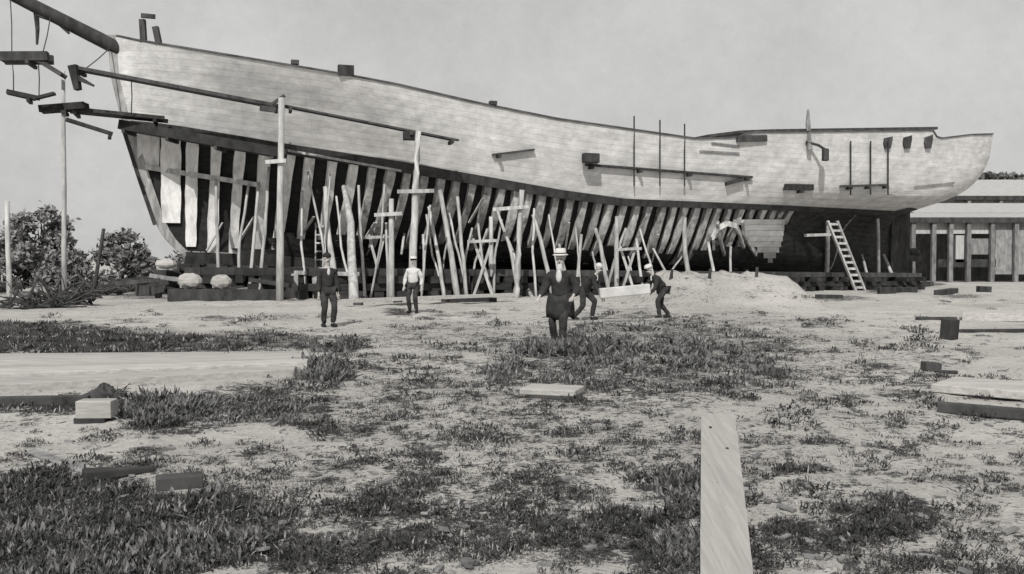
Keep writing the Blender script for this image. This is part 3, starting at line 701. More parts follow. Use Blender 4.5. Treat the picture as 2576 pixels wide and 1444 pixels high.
# pale fresh planking patch low on the quarter, and curved frame heads beside it: parts of the ship
mb = MB()
for k, (y, xa, xb) in enumerate(((552, 1852, 1974), (566, 1862, 1973), (580, 1872, 1971), (594, 1880, 1969), (608, 1893, 1965), (622, 1902, 1960), (636, 1915, 1952), (648, 1928, 1944))):
    xa += random.uniform(-8, 8); rr = []
    for i_ in range(6):
        x = xa+(xb-xa)*i_/5; a_, b_ = on_hull(x, y, .13), on_hull(x, y+13.4, .13)
        if a_ and b_: rr.append([b_, a_, a_+Vector((0, .06, 0)), b_+Vector((0, .06, 0)), b_])
    if len(rr) > 1: mb.grid(rr)
mb.build('planking_patch', M['canvas'], ship)
for pts_ in (((1796, 625), (1794, 598), (1806, 574), (1828, 562), (1850, 568), (1862, 590), (1872, 620)), ((1806, 560), (1812, 600), (1822, 640)), ((1868, 556), (1872, 590), (1890, 622), (1902, 640))):
    pp = [p for p in (on_hull(x, y, .16) for x, y in pts_) if p is not None]; m_ = MB()
    for a, b_ in zip(pp, pp[1:]): m_.beam(a, b_, .12, .26)
    m_.build('curved_timber', M['frame'], ship)
# ------------------------------------------------------------------ timbers under and beside the ship
def blockstack(P, label, lay=4, wd=1.6, ht=.32, m='darkwood', group='keel blocks under the hull'):
    root = empty('block_stack', P); tag(root, label, 'timber blocks', group)
    for k in range(lay):
        z = ht*(k+.5)+.0; d = AX if k % 2 else NR
        for o_ in (-.42, 0, .42):
            e = NR if k % 2 else AX
            jl, jr, js = random.uniform(.38, .75), random.uniform(.38, .75), random.uniform(-.12, .12); c = P+e*(o_*wd*.8+js)+Vector((0, 0, z)); part(MB().beam(c-d*wd*jl, c+d*wd*jr, ht*random.uniform(.8, 1.5), ht*.96), 'timber', M['line' if k != lay-1 else m], root)
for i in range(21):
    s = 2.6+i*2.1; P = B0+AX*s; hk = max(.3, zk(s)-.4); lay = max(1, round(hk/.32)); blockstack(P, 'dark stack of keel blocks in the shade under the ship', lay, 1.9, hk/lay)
# dark bilge cribbing row nearer the camera
G3 = 'dark bilge cribs on the near side under the hull'
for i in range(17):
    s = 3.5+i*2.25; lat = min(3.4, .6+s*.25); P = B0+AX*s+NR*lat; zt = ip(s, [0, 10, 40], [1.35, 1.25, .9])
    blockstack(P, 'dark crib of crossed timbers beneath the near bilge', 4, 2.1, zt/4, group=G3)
# dark stacks added beyond the keel: close off the light under the hull
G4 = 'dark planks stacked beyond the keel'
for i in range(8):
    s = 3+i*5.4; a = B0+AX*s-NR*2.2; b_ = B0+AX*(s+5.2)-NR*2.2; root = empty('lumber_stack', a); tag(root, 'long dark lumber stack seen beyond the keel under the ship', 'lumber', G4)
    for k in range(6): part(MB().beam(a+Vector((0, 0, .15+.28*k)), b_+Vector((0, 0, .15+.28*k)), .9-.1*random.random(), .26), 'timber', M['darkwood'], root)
# pale launching-way timber with posts in front, left
root = empty('ground_way', gpt(500, 750)); tag(root, 'long pale horizontal timber on posts before the dark underside of bow', 'timber')
a, b_ = at(482, 679, 39.8), at(905, 690, 40.2); part(MB().beam(a, b_, .3, .17), 'beam', M['pole'], root, bevel=.02)
for x, w_ in ((500, .2), (590, .12), (703, .5), (735, .5), (795, .25), (885, .2)):
    q = at(x, 684, 39.9); part(MB().beam((q.x, q.y+.05, -.05), (q.x+random.uniform(-.15, .15), q.y+.05, q.z-.07), w_, .2, up=(0, 1, 0), w2=w_*random.uniform(1, 1.5)), 'post', M['pole'], root)
root = empty('ground_way', gpt(1060, 770)); tag(root, 'pale low plank on the ground at the prop feet left of forked pole', 'timber')
part(MB().beam(gpt(865, 772)+Vector((0, 0, .2)), gpt(1290, 757)+Vector((0, 0, .25)), .35, .12), 'plank', M['palewood'], root)
for x in (900, 1000, 1120, 1240): q = gpt(x, 768-(x-900)*.03); part(MB().box(q+Vector((0, .1, .06)), .3, .4, .14), 'block', M['darkwood'], root)

def log(p, q, w_, h_, label, m='darkwood', cat='timber', name='timber', group=None, w2=None, h2=None, lift=0):
    p = Vector(p); q = Vector(q); p.z = ground_z(p.x, p.y)+h_/2+lift; q.z = ground_z(q.x, q.y)+(h2 or h_)/2+lift
    o = MB().beam(p, q, w_, h_, w2=w2, h2=h2).build(name, M[m], bevel=.012); tag(o, label, cat, group); return o
log(gpt(1120, 760), gpt(1232, 756), .4, .28, 'short dark baulk lying at the feet of the raking props')
log(gpt(362, 742), gpt(600, 750), .9, .62, 'heavy dark baulk on the ground below the bow')
log(gpt(350, 722), gpt(452, 722), .7, .9, 'dark squat timber pile end left of the heavy baulk')
P = at(425, 655, 40.5)
tag(MB().box((P.x, P.y+.1, .6), 1.1, .8, 1.2, .1).build('block', M['darkwood'], bevel=.02), 'dark squat block carrying the topmost pale block', 'block')
for x, y, w_, h_, lb in ((556, 709, .7, .5, 'pale rounded block left of the tallest pole under the bow'), (478, 707, .8, .56, 'pale rounded block at the left end of the horizontal timber'), (418, 664, .8, .35, 'pale flat block topmost on the pile under the stem')):
    q = at(x, y, 39.2 if x < 450 else 37.75); m_ = MB(); m_.ball(q, w_*.6, .3, h_*.6, 10, 7, .1); m_.box(q+Vector((0, .1, -.08)), w_, .35, h_*.7, .2)
    tag(m_.build('block', M['palewood'], bevel=.03), lb, 'block')
for k_ in range(16):
    x, y = random.uniform(330, 690), random.uniform(700, 748); q = at(x, y, random.uniform(38.4, 39.3)); a_ = random.uniform(-.5, .5)
    d_ = Vector((math.cos(a_), .3*math.sin(a_*7), .35*math.sin(a_)))*random.uniform(.4, 1.3)
    tag(MB().beam(q-d_, q+d_, .16, .16).build('loose_timber', M['midwood' if k_ % 4 == 0 else 'darkwood'], bevel=.01), 'loose dark timber thrown on the heap under the bow', 'timber', 'loose timbers heaped under the bow')
# chunk supports: dark sill they rest on
log(gpt(430, 757), gpt(700, 757), .8, .5, 'long dark sill under the pale chunks before the bow')
# big pale squared timber in the left foreground
root = empty('board_platform', gpt(300, 980)); tag(root, 'wide flat pale boards lying across the left ground behind the small box', 'boards')
A0, A1, C1, C0 = gpt(-420, 1012), gpt(800, 945), gpt(812, 893), gpt(-420, 902)
for k in range(6):
    f0, f1 = k/6, (k+.9)/6; e0, e1 = random.uniform(-.3, .1), random.uniform(-.5, .15); zz = .02+random.uniform(0, .075)
    c4 = [A0.lerp(C0, f0), A1.lerp(C1, f0)+Vector((e1, 0, 0)), A1.lerp(C1, f1)+Vector((e1, 0, 0)), A0.lerp(C0, f1)]
    part(MB().quadbox([Vector((p.x, p.y, -.05)) for p in c4]+[Vector((p.x, p.y, zz+.05)) for p in c4]), 'plank', M['palewood'], root, bevel=.008)
log(gpt(-100, 1024), gpt(226, 1016), .12, .10, 'thin dark strip of timber along the front of the wide pale boards')  # dark strip added as the ground shadow of the boards
m_ = MB(); c = gpt(262, 1012)
for (dx, dy, r, h_) in ((0, .0, .16, .2), (-.14, .05, .14, .12), (.12, .04, .13, .14), (-.26, .08, .1, .06)): m_.ball(c+Vector((dx, dy, 0)), r, r*.8, h_, 14, 9, .16)
for k in range(40):
    a = random.uniform(0, 6.28); q0 = c+Vector((random.uniform(-.2, .2), random.uniform(-.05, .1), random.uniform(.02, .12))); m_.tube([q0, q0+Vector((random.gauss(0, .05), random.gauss(0, .03), random.uniform(.03, .12)))], [.006, .002], 4)
tag(m_.build('earth_clod', M['bark']), 'dark pointed clod of earth and roots at the edge of the wide pale boards', 'clod')
# box by it
root = empty('box', gpt(232, 1072)); tag(root, 'small pale box with dark open foot left foreground', 'box')
c = gpt(233, 1070); part(MB().box(c+Vector((0, .1, .15)), .34, .2, .17, .05), 'lid', M['palewood'], root, bevel=.01); part(MB().box(c+Vector((-.04, .09, .035)), .30, .18, .07, .05), 'foot', M['darkwood'], root, bevel=.01)
log(gpt(210, 1210), gpt(388, 1190), .16, .085, 'longer of two dark offcuts lying in the left foreground', w2=.06, h2=.04, lift=.0)
log(gpt(392, 1232), gpt(510, 1222), .14, .10, 'shorter of two dark offcuts lying in the left foreground')
log(gpt(210, 1212)+Vector((0, .2, 0)), gpt(60, 1150)+Vector((0, .1, 0)), .1, .03, 'thin grey lath lying left of the dark offcuts', 'midwood')
log(gpt(320, 955), gpt(560, 945), .12, .06, 'thin grey board on the ground right of the root clod', 'midwood')
# pale weathered board lying toward the camera, far end raised
root = empty('board', gpt(1825, 1380)); tag(root, 'wide pale board lying toward the camera in right foreground', 'board')
pa, pb = at(1830, 1560, 4.35), at(1806, 1046, 7.3); pa.z = max(pa.z, .02)
m_ = MB(); dv_ = (pb-pa); o_ = 0; prof = []
sdb = Vector((1, 0, 0)); upb = sdb.cross(dv_.normalized()).normalized()
rows = []
for i_ in range(41):
    f = i_/40; c = pa+dv_*f+upb*(.008*math.sin(f*5)); wl = .128+.004*mnoise.noise((f*14, 0, 0)); wr = .131+.004*mnoise.noise((f*14, 5, 0))
    if i_ == 40: wl -= .012
    rows.append([c-sdb*wl-upb*.022, c+sdb*wr-upb*.022, c+sdb*wr+upb*.022, c+sdb*.06+upb*.025, c+sdb*.0+upb*.021, c-sdb*.07+upb*.026, c-sdb*wl+upb*.02, c-sdb*wl-upb*.022])
m_.grid(rows); m_.f += [[k for k in range(7)][::-1], [40*8+k for k in range(7)]]
part(m_, 'board', M['boardwood'], root)
for f, dx in ((.72, .05), (.88, -.06), (.50, -.03)):
    c = pa+dv_*f+sdb*dx+upb*.022; part(MB().ball(c, .012, .02, .006, 8, 5), 'knot', M['iron'], root)
part(MB().box(Vector((pb.x, pb.y-.1, pb.z/2-.02)), .2, .2, max(.05, pb.z-.06)), 'support', M['darkwood'], root)
# flat pale slab centre
p, q = gpt(1322, 1000), gpt(1462, 1006); log(p+Vector((0, .2, 0)), q+Vector((0, .2, 0)), .5, .07, 'flat pale slab on the ground in the centre foreground', 'palewood', lift=.05)
log(p+Vector((.05, .0, 0)), q+Vector((-.02, .0, 0)), .12, .05, 'dark batten under the front of the flat pale slab')  # dark strip drawing the edge below the slab
# right foreground timbers; the bent one draws the dark edge of the pale boards
log(gpt(2362, 1030), gpt(2700, 1066), .12, .11, 'dark bent timber at the right edge before the pale boards')
log(gpt(2400, 985)+Vector((0, .3, 0)), gpt(2700, 1010)+Vector((0, .3, 0)), 1.0, .10, 'broad pale plank stack behind the dark timber at right edge', 'palewood')
log(gpt(2322, 932), gpt(2362, 932), .2, .13, 'small square dark block on the ground at right')
log(gpt(2362, 934), gpt(2410, 936), .1, .04, 'flat dark strip beside the small square block')
log(gpt(2375, 850), gpt(2402, 852), .3, .42, 'dark upright stump at the left end of the right hand rail')
log(gpt(2404, 836), gpt(2680, 838), .1, .07, 'long thin dark rail lying in the right middle ground')
log(gpt(2310, 808), gpt(2400, 804), .2, .09, 'dark slat left of the dark stump')
log(gpt(2420, 800), gpt(2680, 806), 1.6, .22, 'pale sand covered baulk beyond the thin dark rail', 'palewood')
for x, y, xb, yb, h_, lb in ((2210, 738, 2250, 738, .3, 'left dark log end on the ground right of the ladder'), (2258, 736, 2300, 735, .26, 'right dark log end on the ground right of the ladder'),
        (2460, 735, 2490, 735, .3, 'small dark chock on the ground before the sheds'), (2060, 752, 2110, 750, .18, 'low dark strip of timber before the ladder'), (2360, 742, 2400, 738, .24, 'dark short log before the shed posts')):
    log(gpt(x, y), gpt(xb, yb), .4, h_, lb)
for x, ya, lb in ((1688, 745, 'left'), (1784, 742, 'middle'), (1902, 735, 'right')):
    Y = 34.2; P = at(x, ya, Y); z = ground_z(P.x, Y); P.z = z-.05
    tag(MB().tube([P, P+Vector((.04, 0, .4))], [.07, .05], 7, .15).build('stake', M['darkwood']), lb+' one of three dark stubby stakes on the pale bank', 'stake', 'stakes on the pale bank')

# lumps and small boulders under shores
for x, y, r, lb in ((1135, 706, .16, 'pale round knot lump hanging near the crossbar pole'),):
    pass
for i, (x, y, w_) in enumerate(((1490, 722, .0),)): pass

# ------------------------------------------------------------------ brush piles (left)
def brush(c, rx, h_, n_, label):
    m_ = MB(); c = Vector(c)
    for k in range(n_):
        a = random.uniform(0, math.pi*2); r0 = random.uniform(0, rx); b0 = c+Vector((math.cos(a)*r0, math.sin(a)*r0*.6, random.uniform(0, h_*.4)))
        d = Vector((random.gauss(0, 1), random.gauss(0, .6), random.uniform(-.1, .8))).normalized(); L_ = random.uniform(.4, 1.1)*rx
        mid = b0+d*L_*.5+Vector((0, 0, random.uniform(-.1, .15))); r = random.uniform(.02, .07)
        m_.tube([b0, mid, b0+d*L_], [r, r*.7, r*.3], 5)
    o = m_.build('brush_pile', M['bark']); tag(o, label, 'brush pile', 'heaps of dark brushwood at the left'); return o
brush(gpt(165, 770), 1.1, .9, 90, 'tallest dark brush heap in front of the slim tall pole')
brush(gpt(90, 775), 1.2, .35, 60, 'low sprawling brush heap left of the tallest heap')
brush(gpt(240, 742), 1.3, .7, 80, 'wide dark brush heap right of the slim tall pole')
brush(gpt(20, 735), 1.0, .5, 60, 'dark brush heap at foot of the left edge pole')
brush(gpt(330, 735), 1.2, .5, 60, 'dark brush heap close to the timbers under the bow')
pole([(262, 575), (232, 745)], 41, .07, 'dark pole leaning out of the brush heap near the bushes', m='bark', group='poles leaning in the brush')
pole([(196, 690), (262, 748)], 40.3, .05, 'thin dark stick crossing the leaning dark pole', m='bark', group='poles leaning in the brush')

# ------------------------------------------------------------------ trees and bushes behind
def tree(base, h_, crown, label, cat='tree', name='tree', nleaf=3000, leaf=.22, group='trees behind the yard'):
    base = Vector(base); root = empty(name, base); tag(root, label, cat, group)
    m_ = MB(); m_.tube([base+Vector((0, 0, -.2)), base+Vector((.1, 0, h_*.45)), base+Vector((-.05, .1, h_*.85))], [.22, .14, .04], 8, .08)
    for k in range(7):
        a = random.uniform(0, 6.28); z = h_*random.uniform(.2, .6); q = base+Vector((0, 0, z)); m_.tube([q, q+Vector((math.cos(a)*crown*.5, math.sin(a)*crown*.5, h_*.15)), q+Vector((math.cos(a)*crown*.85, math.sin(a)*crown*.8, h_*.3))], [.09, .05, .02], 6)
    part(m_, 'trunk', M['bark'], root)
    cl = []
    for k in range(26):
        a = random.uniform(0, 6.28); f = random.uniform(0, 1)**.5; z = random.uniform(.08, 1)
        rr = crown*f*(1-.55*z*z); cl.append((math.cos(a)*rr, math.sin(a)*rr, z*h_*.93, random.uniform(.35, .75)*crown*.5))
    C_ = np.array(cl); ii = rng.integers(0, len(C_), nleaf); dv = rng.normal(0, .5, (nleaf, 3)); P = C_[ii, :3]+dv*C_[ii, 3:4]*np.array([1, 1, .8]); P[:, 2] = np.maximum(P[:, 2], .05)
    A = rng.normal(0, 1, (nleaf, 3)); A /= np.linalg.norm(A, axis=1)[:, None]; Bv = rng.normal(0, 1, (nleaf, 3)); Bv -= A*(A*Bv).sum(1)[:, None]; Bv /= np.linalg.norm(Bv, axis=1)[:, None]
    s_ = leaf*rng.uniform(.5, 1.2, nleaf)[:, None]
    V = np.stack([P-A*s_, P+Bv*s_*.5, P+A*s_, P-Bv*s_*.5], 1).reshape(-1, 3); F = np.arange(nleaf*4).reshape(-1, 4).tolist()
    me = bpy.data.meshes.new('crown'); me.from_pydata(V.tolist(), [], F); me.update(); me.materials.append(M['leaf'])
    o = bpy.data.objects.new('crown', me); COL.objects.link(o); o.parent = root
tree((-28.6, 58, 0), 5.1, 2.0, 'tallest dark bushy tree between the two left poles', nleaf=5200)
tree((-30.6, 60, 0), 4.2, 1.6, 'rounded dark bush behind the left edge pole', nleaf=3000)
tree((-24.6, 60, 0), 3.6, 1.6, 'loose ragged bush right of the slim tall pole', nleaf=1900, cat='bush', name='bush')
tree((-22.6, 57, 0), 2.2, 1.7, 'low dark bush nearest to the timbers under the bow', nleaf=2200, cat='bush', name='bush')
tree((-26.6, 57, 0), 2.0, 1.6, 'low dense bush at the foot of the tallest bushy tree', nleaf=2400, cat='bush', name='bush')
tree((-32, 56, 0), 2.2, 1.7, 'low dark bush cut by the left frame edge', nleaf=2000, cat='bush', name='bush')
tree((-34.5, 64, 0), 3.4, 2.4, 'wide pale bush farthest left behind the others', nleaf=2500, cat='bush', name='bush')
tree((-20.6, 62, 0), 1.8, 2.2, 'wide low pale bush directly left of the bow piles', nleaf=2200, cat='bush', name='bush')
def treeY(x, y, Y): return at(x, y, Y)
# far tree line beyond the sheds (reads as one mass)
mm = []; 
for k in range(3000):
    x = random.uniform(2270, 2640); Y = 112+random.uniform(-2, 2); top = ip(x, [2270, 2296, 2340, 2380, 2420, 2470, 2520, 2640], [470, 462, 448, 452, 446, 436, 440, 446])+8*mnoise.noise((x*.03, 0, 0))
    P = at(x, random.uniform(top, 480), Y); mm.append((P, random.uniform(.3, .6)))
m_ = MB()
for P, r in mm:
    a = Vector((random.gauss(0, 1), random.gauss(0, 1), random.gauss(0, 1))).normalized()*r; b_ = Vector((random.gauss(0, 1), random.gauss(0, 1), random.gauss(0, 1))).normalized()*r*.6
    o_ = len(m_.v); m_.v += [tuple(P-a), tuple(P+b_), tuple(P+a), tuple(P-b_)]; m_.f.append([o_, o_+1, o_+2, o_+3])
tag(m_.build('far_trees', M['leaf']), 'dark far treetops along the shed roofs at right', 'trees', kind='stuff')

# ------------------------------------------------------------------ sheds at right
def shed(xa, xb, yr, ye, yw, Y, depth, label, posts, wall=None):
    # xa..xb picture span, yr ridge row, ye eave row, Y eave depth
    A = at(xa, ye, Y); Bq = at(xb, ye, Y); zr = at(xa, yr, Y+depth*.5).z
    root = empty('shed', (A.x, A.y, 0)); tag(root, label, 'shed', 'pale roofed sheds beyond the stern')
    m_ = MB(); e = A.z; x0, x1 = A.x, Bq.x; rows = []
    for (y_, z_) in ((Y, e), (Y+depth*.5, zr), (Y+depth, e)): rows.append([(x0, y_, z_), (x1, y_, z_)])
    m_.grid([[Vector(a), Vector(b_)] for a, b_ in rows], flip=True); o = part(m_, 'roof', M['roof'], root); so = o.modifiers.new('s', 'SOLIDIFY'); so.thickness = .12; so.offset = -1
    part(MB().beam((x0-.05, Y-.03, e-.22), (x1+.05, Y-.03, e-.22), .12, .38), 'fascia', M['darkwood'], root)
    for px in posts:
        q = at(px, ye, Y); part(MB().beam((q.x, Y+.2, -.1), (q.x, Y+.2, e-.3), .3, .3, up=(0, 1, 0)), 'post', M['midwood'], root)
    if wall:
        for (wa, wb, ya, yb, mm_) in wall:
            a = at(wa, ya, Y+.5); b_ = at(wb, yb, Y+.5); zz = sorted((a.z, max(0, b_.z)))
            part(MB().quadbox([(a.x, Y+.5, zz[0]), (b_.x, Y+.5, zz[0]), (b_.x, Y+.7, zz[0]), (a.x, Y+.7, zz[0]), (a.x, Y+.5, zz[1]), (b_.x, Y+.5, zz[1]), (b_.x, Y+.7, zz[1]), (a.x, Y+.7, zz[1])]), 'wall_panel', M[mm_], root)
    m_ = MB()
    for xx in (x0, x1):
        m_.f.append([len(m_.v)+k for k in range(4)]); m_.v += [(xx, Y+.2, e-.2), (xx, Y+depth*.5, zr-.2), (xx, Y+depth-.2, e-.2), (xx, Y+depth*.5, e-.6)]
    part(m_, 'gable', M['wallpale'], root)
    c = [(x0, Y+depth-.1, 0), (x1, Y+depth-.1, 0), (x1, Y+depth, 0), (x0, Y+depth, 0)]
    part(MB().quadbox(c+[(a, b_, e-.15) for a, b_, _ in c]), 'back_wall', M['midwood'], root)
    return root
shed(2395, 2700, 452, 492, 0, 92, 12, 'far shed with broad pale roof below the treetops', (2440, 2520, 2600), wall=[(2400, 2700, 500, 640, 'midwood')])
shed(2300, 2700, 511, 535, 0, 78, 9, 'middle long shed with low pale roof and thick dark eave', (2330, 2400, 2470, 2540), wall=[(2310, 2680, 545, 645, 'midwood')])
shed(2252, 2760, 536, 546, 0, 70, 6, 'near shed with pale boarded front and open dark bays', (2300, 2352, 2395, 2440, 2500, 2560),
     wall=[(2256, 2500, 551, 588, 'wallpale'), (2262, 2300, 588, 640, 'wallpale'), (2405, 2425, 592, 660, 'wallpale'), (2440, 2490, 600, 640, 'midwood'), (2360, 2505, 652, 672, 'darkwood'), (2505, 2750, 560, 690, 'midwood')])
# small dark cart between stern and sheds
root = empty('cart', at(2285, 690, 63)); tag(root, 'dark low cart loaded with timber beside the near shed', 'cart')
c = at(2285, 650, 63); part(MB().box(c, 1.7, .9, .4, .1), 'bed', M['darkwood'], root, bevel=.03)
for dx in (-.5, .55):
    q = Vector((c.x+dx, c.y-.55, .42)); ring = [q+Vector((math.cos(t_)*.38, 0, math.sin(t_)*.38)) for t_ in np.linspace(0, 2*math.pi, 17)]
    m_ = MB(); m_.tube(ring, .05, 6); 
    for k in range(4): a = k*math.pi/4; d_ = Vector((math.cos(a)*.38, 0, math.sin(a)*.38)); m_.tube([q-d_, q+d_], .025, 5)
    part(m_, 'wheel', M['darkwood'], root)
part(MB().ball(c+Vector((.3, 0, .35)), .5, .3, .3, jit=.15), 'load', M['darkwood'], root); part(MB().box((c.x, c.y, c.z*.5+.1), .2, .9, c.z*.8), 'axle_block', M['darkwood'], root)

# ------------------------------------------------------------------ people
def ik(a, c, l1, l2, bend):
    d = c-a; L_ = min(d.length, (l1+l2)*.999); dn = d.normalized(); c = a+dn*L_
    x = (l1*l1-l2*l2+L_*L_)/(2*L_); h_ = math.sqrt(max(0, l1*l1-x*x)); b_ = (bend-dn*bend.dot(dn)).normalized()
    return a+dn*x+b_*h_, c
def skin(name, V, E, Rr, m, root, sub=2):
    me = bpy.data.meshes.new(name); me.from_pydata([tuple(v) for v in V], E, []); me.update(); me.materials.append(m)
    o = bpy.data.objects.new(name, me); COL.objects.link(o); o.parent = root
    md = o.modifiers.new('skin', 'SKIN'); md.use_smooth_shade = True
    sv = me.skin_vertices[0].data if me.skin_vertices else None
    if sv is None:
        bm = bmesh.new(); bm.from_mesh(me); bm.verts.layers.skin.verify(); bm.to_mesh(me); bm.free(); sv = me.skin_vertices[0].data
    for i, r in enumerate(Rr):
        sv[i].radius = r if hasattr(r, '__len__') else (r, r)
    sv[0].use_root = True
    md.use_x_symmetry = False; md.branch_smoothing = .3
    ss = o.modifiers.new('sub', 'SUBSURF'); ss.levels = sub; ss.render_levels = sub
    return o
TX = bpy.data.textures.new('folds', 'CLOUDS'); TX.noise_scale = .16; TX.noise_depth = 2
def fold(o, st):
    d_ = o.modifiers.new('folds', 'DISPLACE'); d_.texture = TX; d_.strength = st*1.6; d_.mid_level = .45; d_.texture_coords = 'GLOBAL'
class G:
    def __init__(s): s.V = []; s.E = []; s.R = []
    def add(s, p, r, par=None):
        s.V.append(Vector(p)); s.R.append(r); i = len(s.V)-1
        if par is not None: s.E.append((par, i))
        return i
def person(loc, face, H, label, handL, handR, footL, footR, lean=0.0, twist=0, top='coat', bot='trouser', hat=None, beard=None, hair='darkhair', longcoat=False, headf=0.0, cuff=True):
    """local frame: x to the figure's left hand side when it faces +y; metres for a 1.75 m figure, scaled by H"""
    k = H/1.75; root = empty('person', loc); root.rotation_euler = (0, 0, face); root.scale = (k, k, k); tag(root, label, 'person')
    V = Vector; hipz = .93 if abs(footL[1]-footR[1]) < .35 else .89
    pel = V((0, 0, hipz)); ln = lambda z, f=0: V((0, math.sin(lean)*z+f, hipz+math.cos(lean)*z))
    waist = ln(.14); chest = ln(.34); sh = ln(.47); neck = ln(.55); hd = ln(.55)+V((0, math.sin(lean+headf)*.13, math.cos(lean+headf)*.13))
    fwd = V((0, math.cos((lean+headf)*.7), -math.sin((lean+headf)*.7))); upv = V((0, math.sin((lean+headf)*.7), math.cos((lean+headf)*.7)))
    sides = {}
    for sg, hand, foot in ((1, handL, footL), (-1, handR, footR)):
        S_ = sh+V((sg*.19, 0, -.035)); Hn = V(hand); El, Hn = ik(S_, Hn, .30, .26, V((sg*.4, -.8, -.4)))
        Hp = pel+V((sg*.10, 0, -.04)); Ft = V(foot)+V((0, 0, .09)); Kn, Ft = ik(Hp, Ft, .44, .43, V((sg*.08, 1, 0)))
        sides[sg] = (S_, El, Hn, Hp, Kn, Ft)
    # body: one continuous surface
    b = G(); p = b.add(pel, (.15, .11)); wv = b.add(waist, (.13, .10), p); c = b.add(chest, (.15, .11), wv); s_ = b.add(sh, (.10, .08), c); n_ = b.add(neck, .055, s_)
    h1 = b.add(hd+upv*.0+fwd*.01, .075, n_); h2 = b.add(hd+upv*.07, .09, h1); h3 = b.add(hd+upv*.135-fwd*.005, .06, h2)
    j = b.add(hd+fwd*.055-upv*.035, .04, h1); b.add(hd+fwd*.105+upv*.02, .016, h1)          # jaw, nose
    for sg in (1, -1): b.add(hd+V((sg*.093, 0, 0))+upv*.03, .018, h2)                          # ears
    for sg in (1, -1):
        S_, El, Hn, Hp, Kn, Ft = sides[sg]
        a = b.add(S_, .055, s_); e = b.add((S_+El)/2, .047, a); e = b.add(El, .04, e); f = b.add((El*.6+Hn*.4), .038, e); wr = b.add(Hn, .026, f)
        fd = (Hn-El).normalized(); pd = V((sg, 0, 0))-fd*fd.x*sg; pd = pd.normalized() if pd.length > .1 else V((0, 1, 0)); cu = fd.cross(pd).normalized()
        if cu.z > 0: cu = -cu
        pm = b.add(Hn+fd*.055, (.034, .026), wr)
        for q, (o_, L_) in enumerate(((-.028, .075), (-.010, .085), (.009, .08), (.027, .062))):
            f1 = b.add(Hn+fd*(.095)+pd*o_*-sg, .0105, pm); f2 = b.add(Hn+fd*(.095+L_*.5)+pd*o_*-1.1*sg+cu*.012, .0095, f1); b.add(Hn+fd*(.09+L_*.9)+pd*o_*-1.1*sg+cu*.035, .008, f2)
        t1 = b.add(Hn+fd*.04+pd*-.042*sg+cu*.012, .013, pm); b.add(Hn+fd*.085+pd*-.055*sg+cu*.03, .010, t1)
        hp_ = b.add(Hp, .085, p); th = b.add((Hp+Kn)/2, .078, hp_); kn = b.add(Kn, .055, th); cf = b.add(Kn*.6+Ft*.4, .052, kn); an = b.add(Ft, .038, cf); b.add(Ft+V((sg*.03, .13, -.05)), .035, an)
    skin('body', b.V, b.E, b.R, M['skin'], root)
    # upper garment
    b = G(); ex = .016; fat = 1.22 if longcoat else 1.06
    lo = pel+V((0, -.0, -.04)); p = b.add(pel+V((0, 0, -.02)), (.175, .14)); wv = b.add(waist, (.16, .13), p); c = b.add(chest, (.18, .14), wv); s_ = b.add(sh, (.13, .105), c); b.add(sh+(neck-sh)*.75, .07, s_)
    for sg in (1, -1):
        S_, El, Hn, *_r = sides[sg]; a = b.add(S_, .075, s_); e = b.add((S_+El)/2, .068, a); e = b.add(El, .06, e); f = b.add(El*.5+Hn*.5, .055, e); b.add(Hn-(Hn-El).normalized()*.03, .045, f)
    b.R = [tuple(v_*fat for v_ in r_) if hasattr(r_, '__len__') else r_*fat for r_ in b.R]
    o = skin('coat' if top == 'coat' else 'shirt', b.V, b.E, b.R, M[top], root); fold(o, .035)
    if longcoat or top == 'coat':
        m_ = MB(); m_.ball(chest+(sh-chest)*.55+V((0, .115 if not longcoat else .13, 0)), .04 if not longcoat else .06, .03, .09 if not longcoat else .12, 10, 8); m_.build('shirt_front', M['shirt'], root, smooth=True)
    b = G(); p = b.add(pel, (.165, .13))
    for sg in (1, -1):
        S_, El, Hn, Hp, Kn, Ft = sides[sg]; a = b.add(Hp, .105, p); t_ = b.add((Hp+Kn)/2, .095, a); kk = b.add(Kn, .078, t_); f = b.add((Kn+Ft)/2, .072, kk); b.add(Ft+V((0, 0, .0)), .062, f)
    fold(skin('trousers', b.V, b.E, b.R, M[bot], root), .03)
    for sg in (1, -1):
        Ft = sides[sg][5]; b = G(); q = b.add(Ft+V((0, -.05, -.03)), .06); q = b.add(Ft+V((sg*.015, .07, -.045)), .06, q); b.add(Ft+V((sg*.03, .18, -.055)), .048, q); skin('shoe', b.V, b.E, b.R, M['shoe'], root)
    if longcoat:
        m_ = MB(); rows = []
        for z, r, rf in ((1.0, .225, .18), (.88, .25, .21), (.78, .265, .225), (.68, .27, .23), (.56, .265, .225)):
            rows.append([V((math.cos(t_)*r*(1+.07*math.sin(5*t_)), math.sin(t_)*rf*(1+.07*math.cos(4*t_))+.02+lean*.05, z+.03*math.sin(3*t_))) for t_ in np.linspace(0, 2*math.pi, 25)])
        m_.grid(rows); o = m_.build('coat_skirt', M[top], root, smooth=True); so = o.modifiers.new('s', 'SOLIDIFY'); so.thickness = .02
    for sg in (1, -1): MB().ball(hd+fwd*.086+V((sg*.033, 0, 0))+upv*.045, .012, .008, .009, 8, 6).build('eye', M['eye'], root)
    MB().ball(hd+fwd*.088-upv*.022, .024, .008, .005, 8, 6).build('mouth', M['eye'], root)
    # hair cap
    m_ = MB(); m_.ball((0, 0, 0), .104, .108, .085, 16, 10, .04); rot = Matrix.Rotation(-(lean+headf)*.7, 4, 'X')
    m_.v = [tuple(rot @ V((x, y-.022, z+.0))+hd+upv*.115) for x, y, z in m_.v]; m_.build('hair', M[hair], root, smooth=True)
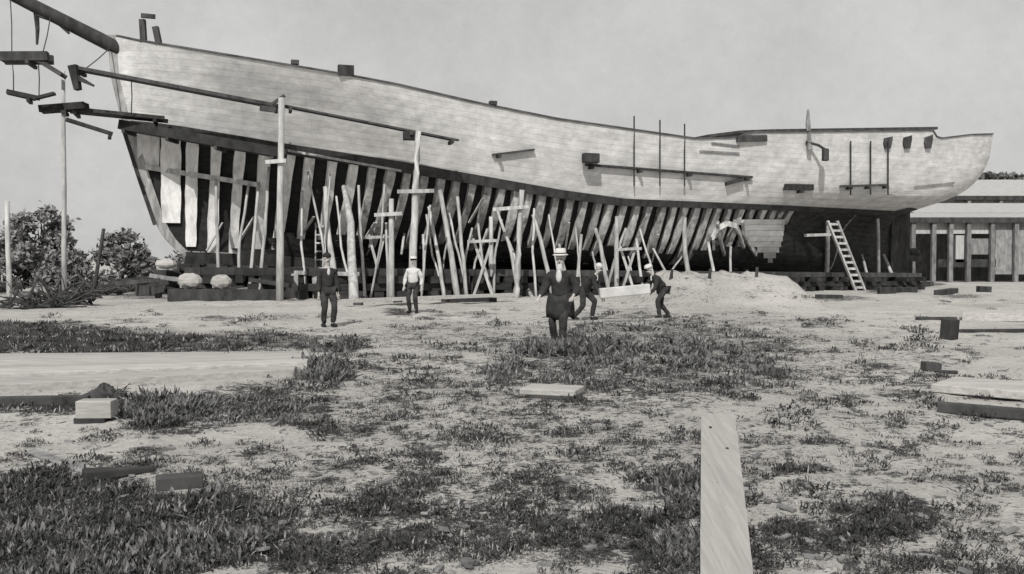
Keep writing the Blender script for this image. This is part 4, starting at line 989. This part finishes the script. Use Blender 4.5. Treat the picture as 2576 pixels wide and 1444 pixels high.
    if beard:
        m_ = MB(); m_.ball((0, 0, 0), .055*beard, .05, .085*beard, 12, 8, .16); m_.v = [tuple(V((x, y, z))+hd+fwd*.07-upv*(.05+.06*beard)) for x, y, z in m_.v]; m_.build('beard', M['hair'], root, smooth=True)
    if hat:
        kind, hm = hat; m_ = MB(); br = .145 if kind == 'brim' else .12; hh = .12 if kind == 'brim' else .07
        prof = [(.0, hh), (.075, hh), (.1, hh*.85), (.108, .02), (br, .0), (br, -.012), (.1, -.006)]
        rows = [[V((math.cos(t_)*r, math.sin(t_)*r*1.08, z)) for t_ in np.linspace(0, 2*math.pi, 21)] for r, z in prof]
        m_.grid(rows, flip=True); m_.v = [tuple(rot @ V(v)+hd+upv*.135) for v in m_.v]; m_.build('hat', M[hm], root, smooth=True)
        if kind == 'brim':
            m_ = MB(); rows = [[V((math.cos(t_)*.112, math.sin(t_)*.12, z)) for t_ in np.linspace(0, 2*math.pi, 21)] for z in (.01, .04)]; m_.grid(rows); m_.v = [tuple(rot @ V(v)+hd+upv*.135) for v in m_.v]; m_.build('hat_band', M['coat'], root)
    return root
def stand(x, y): q = gpt(x, y); q.z = ground_z(q.x, q.y); return q
FS = math.pi       # facing the camera
person(stand(824, 822), FS+.5, 1.74, 'man in a dark suit standing upright in front of the tallest scaffold area', (.24, .08, .80), (-.25, .05, .80), (.10, 0, 0), (-.11, .06, 0), beard=None, hair='darkhair')
person(stand(1040, 786), FS-.2, 1.68, 'man in white shirt and dark trousers before the second tall pole', (.27, .12, .86), (-.28, .05, .84), (.11, 0, 0), (-.12, .05, 0), top='shirt', hat=('cap', 'straw'))
person(stand(1412, 868), FS-.35, 1.76, 'bearded man in brimmed hat and long dark coat, hands held out', (.34, .30, .95), (-.30, .24, .98), (.13, -.05, 0), (-.08, .18, 0), hat=('brim', 'straw'), beard=1.1, hair='hair', longcoat=True, lean=.08)
person(stand(1468, 803), -math.pi/2-.4, 1.70, 'bareheaded stooping man behind the bearded man holding left end of white timber', (.16, .56, .66), (-.14, .52, .68), (.14, -.25, 0), (-.14, .20, 0), lean=.75, hair='hair', headf=-.25)
person(stand(1668, 799), math.pi/2+.4, 1.66, 'stooping man in pale cap carrying the right end of white timber', (.15, .54, .74), (-.15, .58, .72), (.12, -.28, 0), (-.14, .20, 0), lean=.78, hat=('cap', 'straw'), hair='hair', headf=-.2)
# the carried timber
a = at(1508, 738, 25.4); b_ = at(1634, 726, 25.5); d = (b_-a).normalized()
tag(MB().beam(a, b_, .24, .26).build('carried_timber', M['canvas'], bevel=.02), 'white squared timber carried between the two stooping men', 'timber')
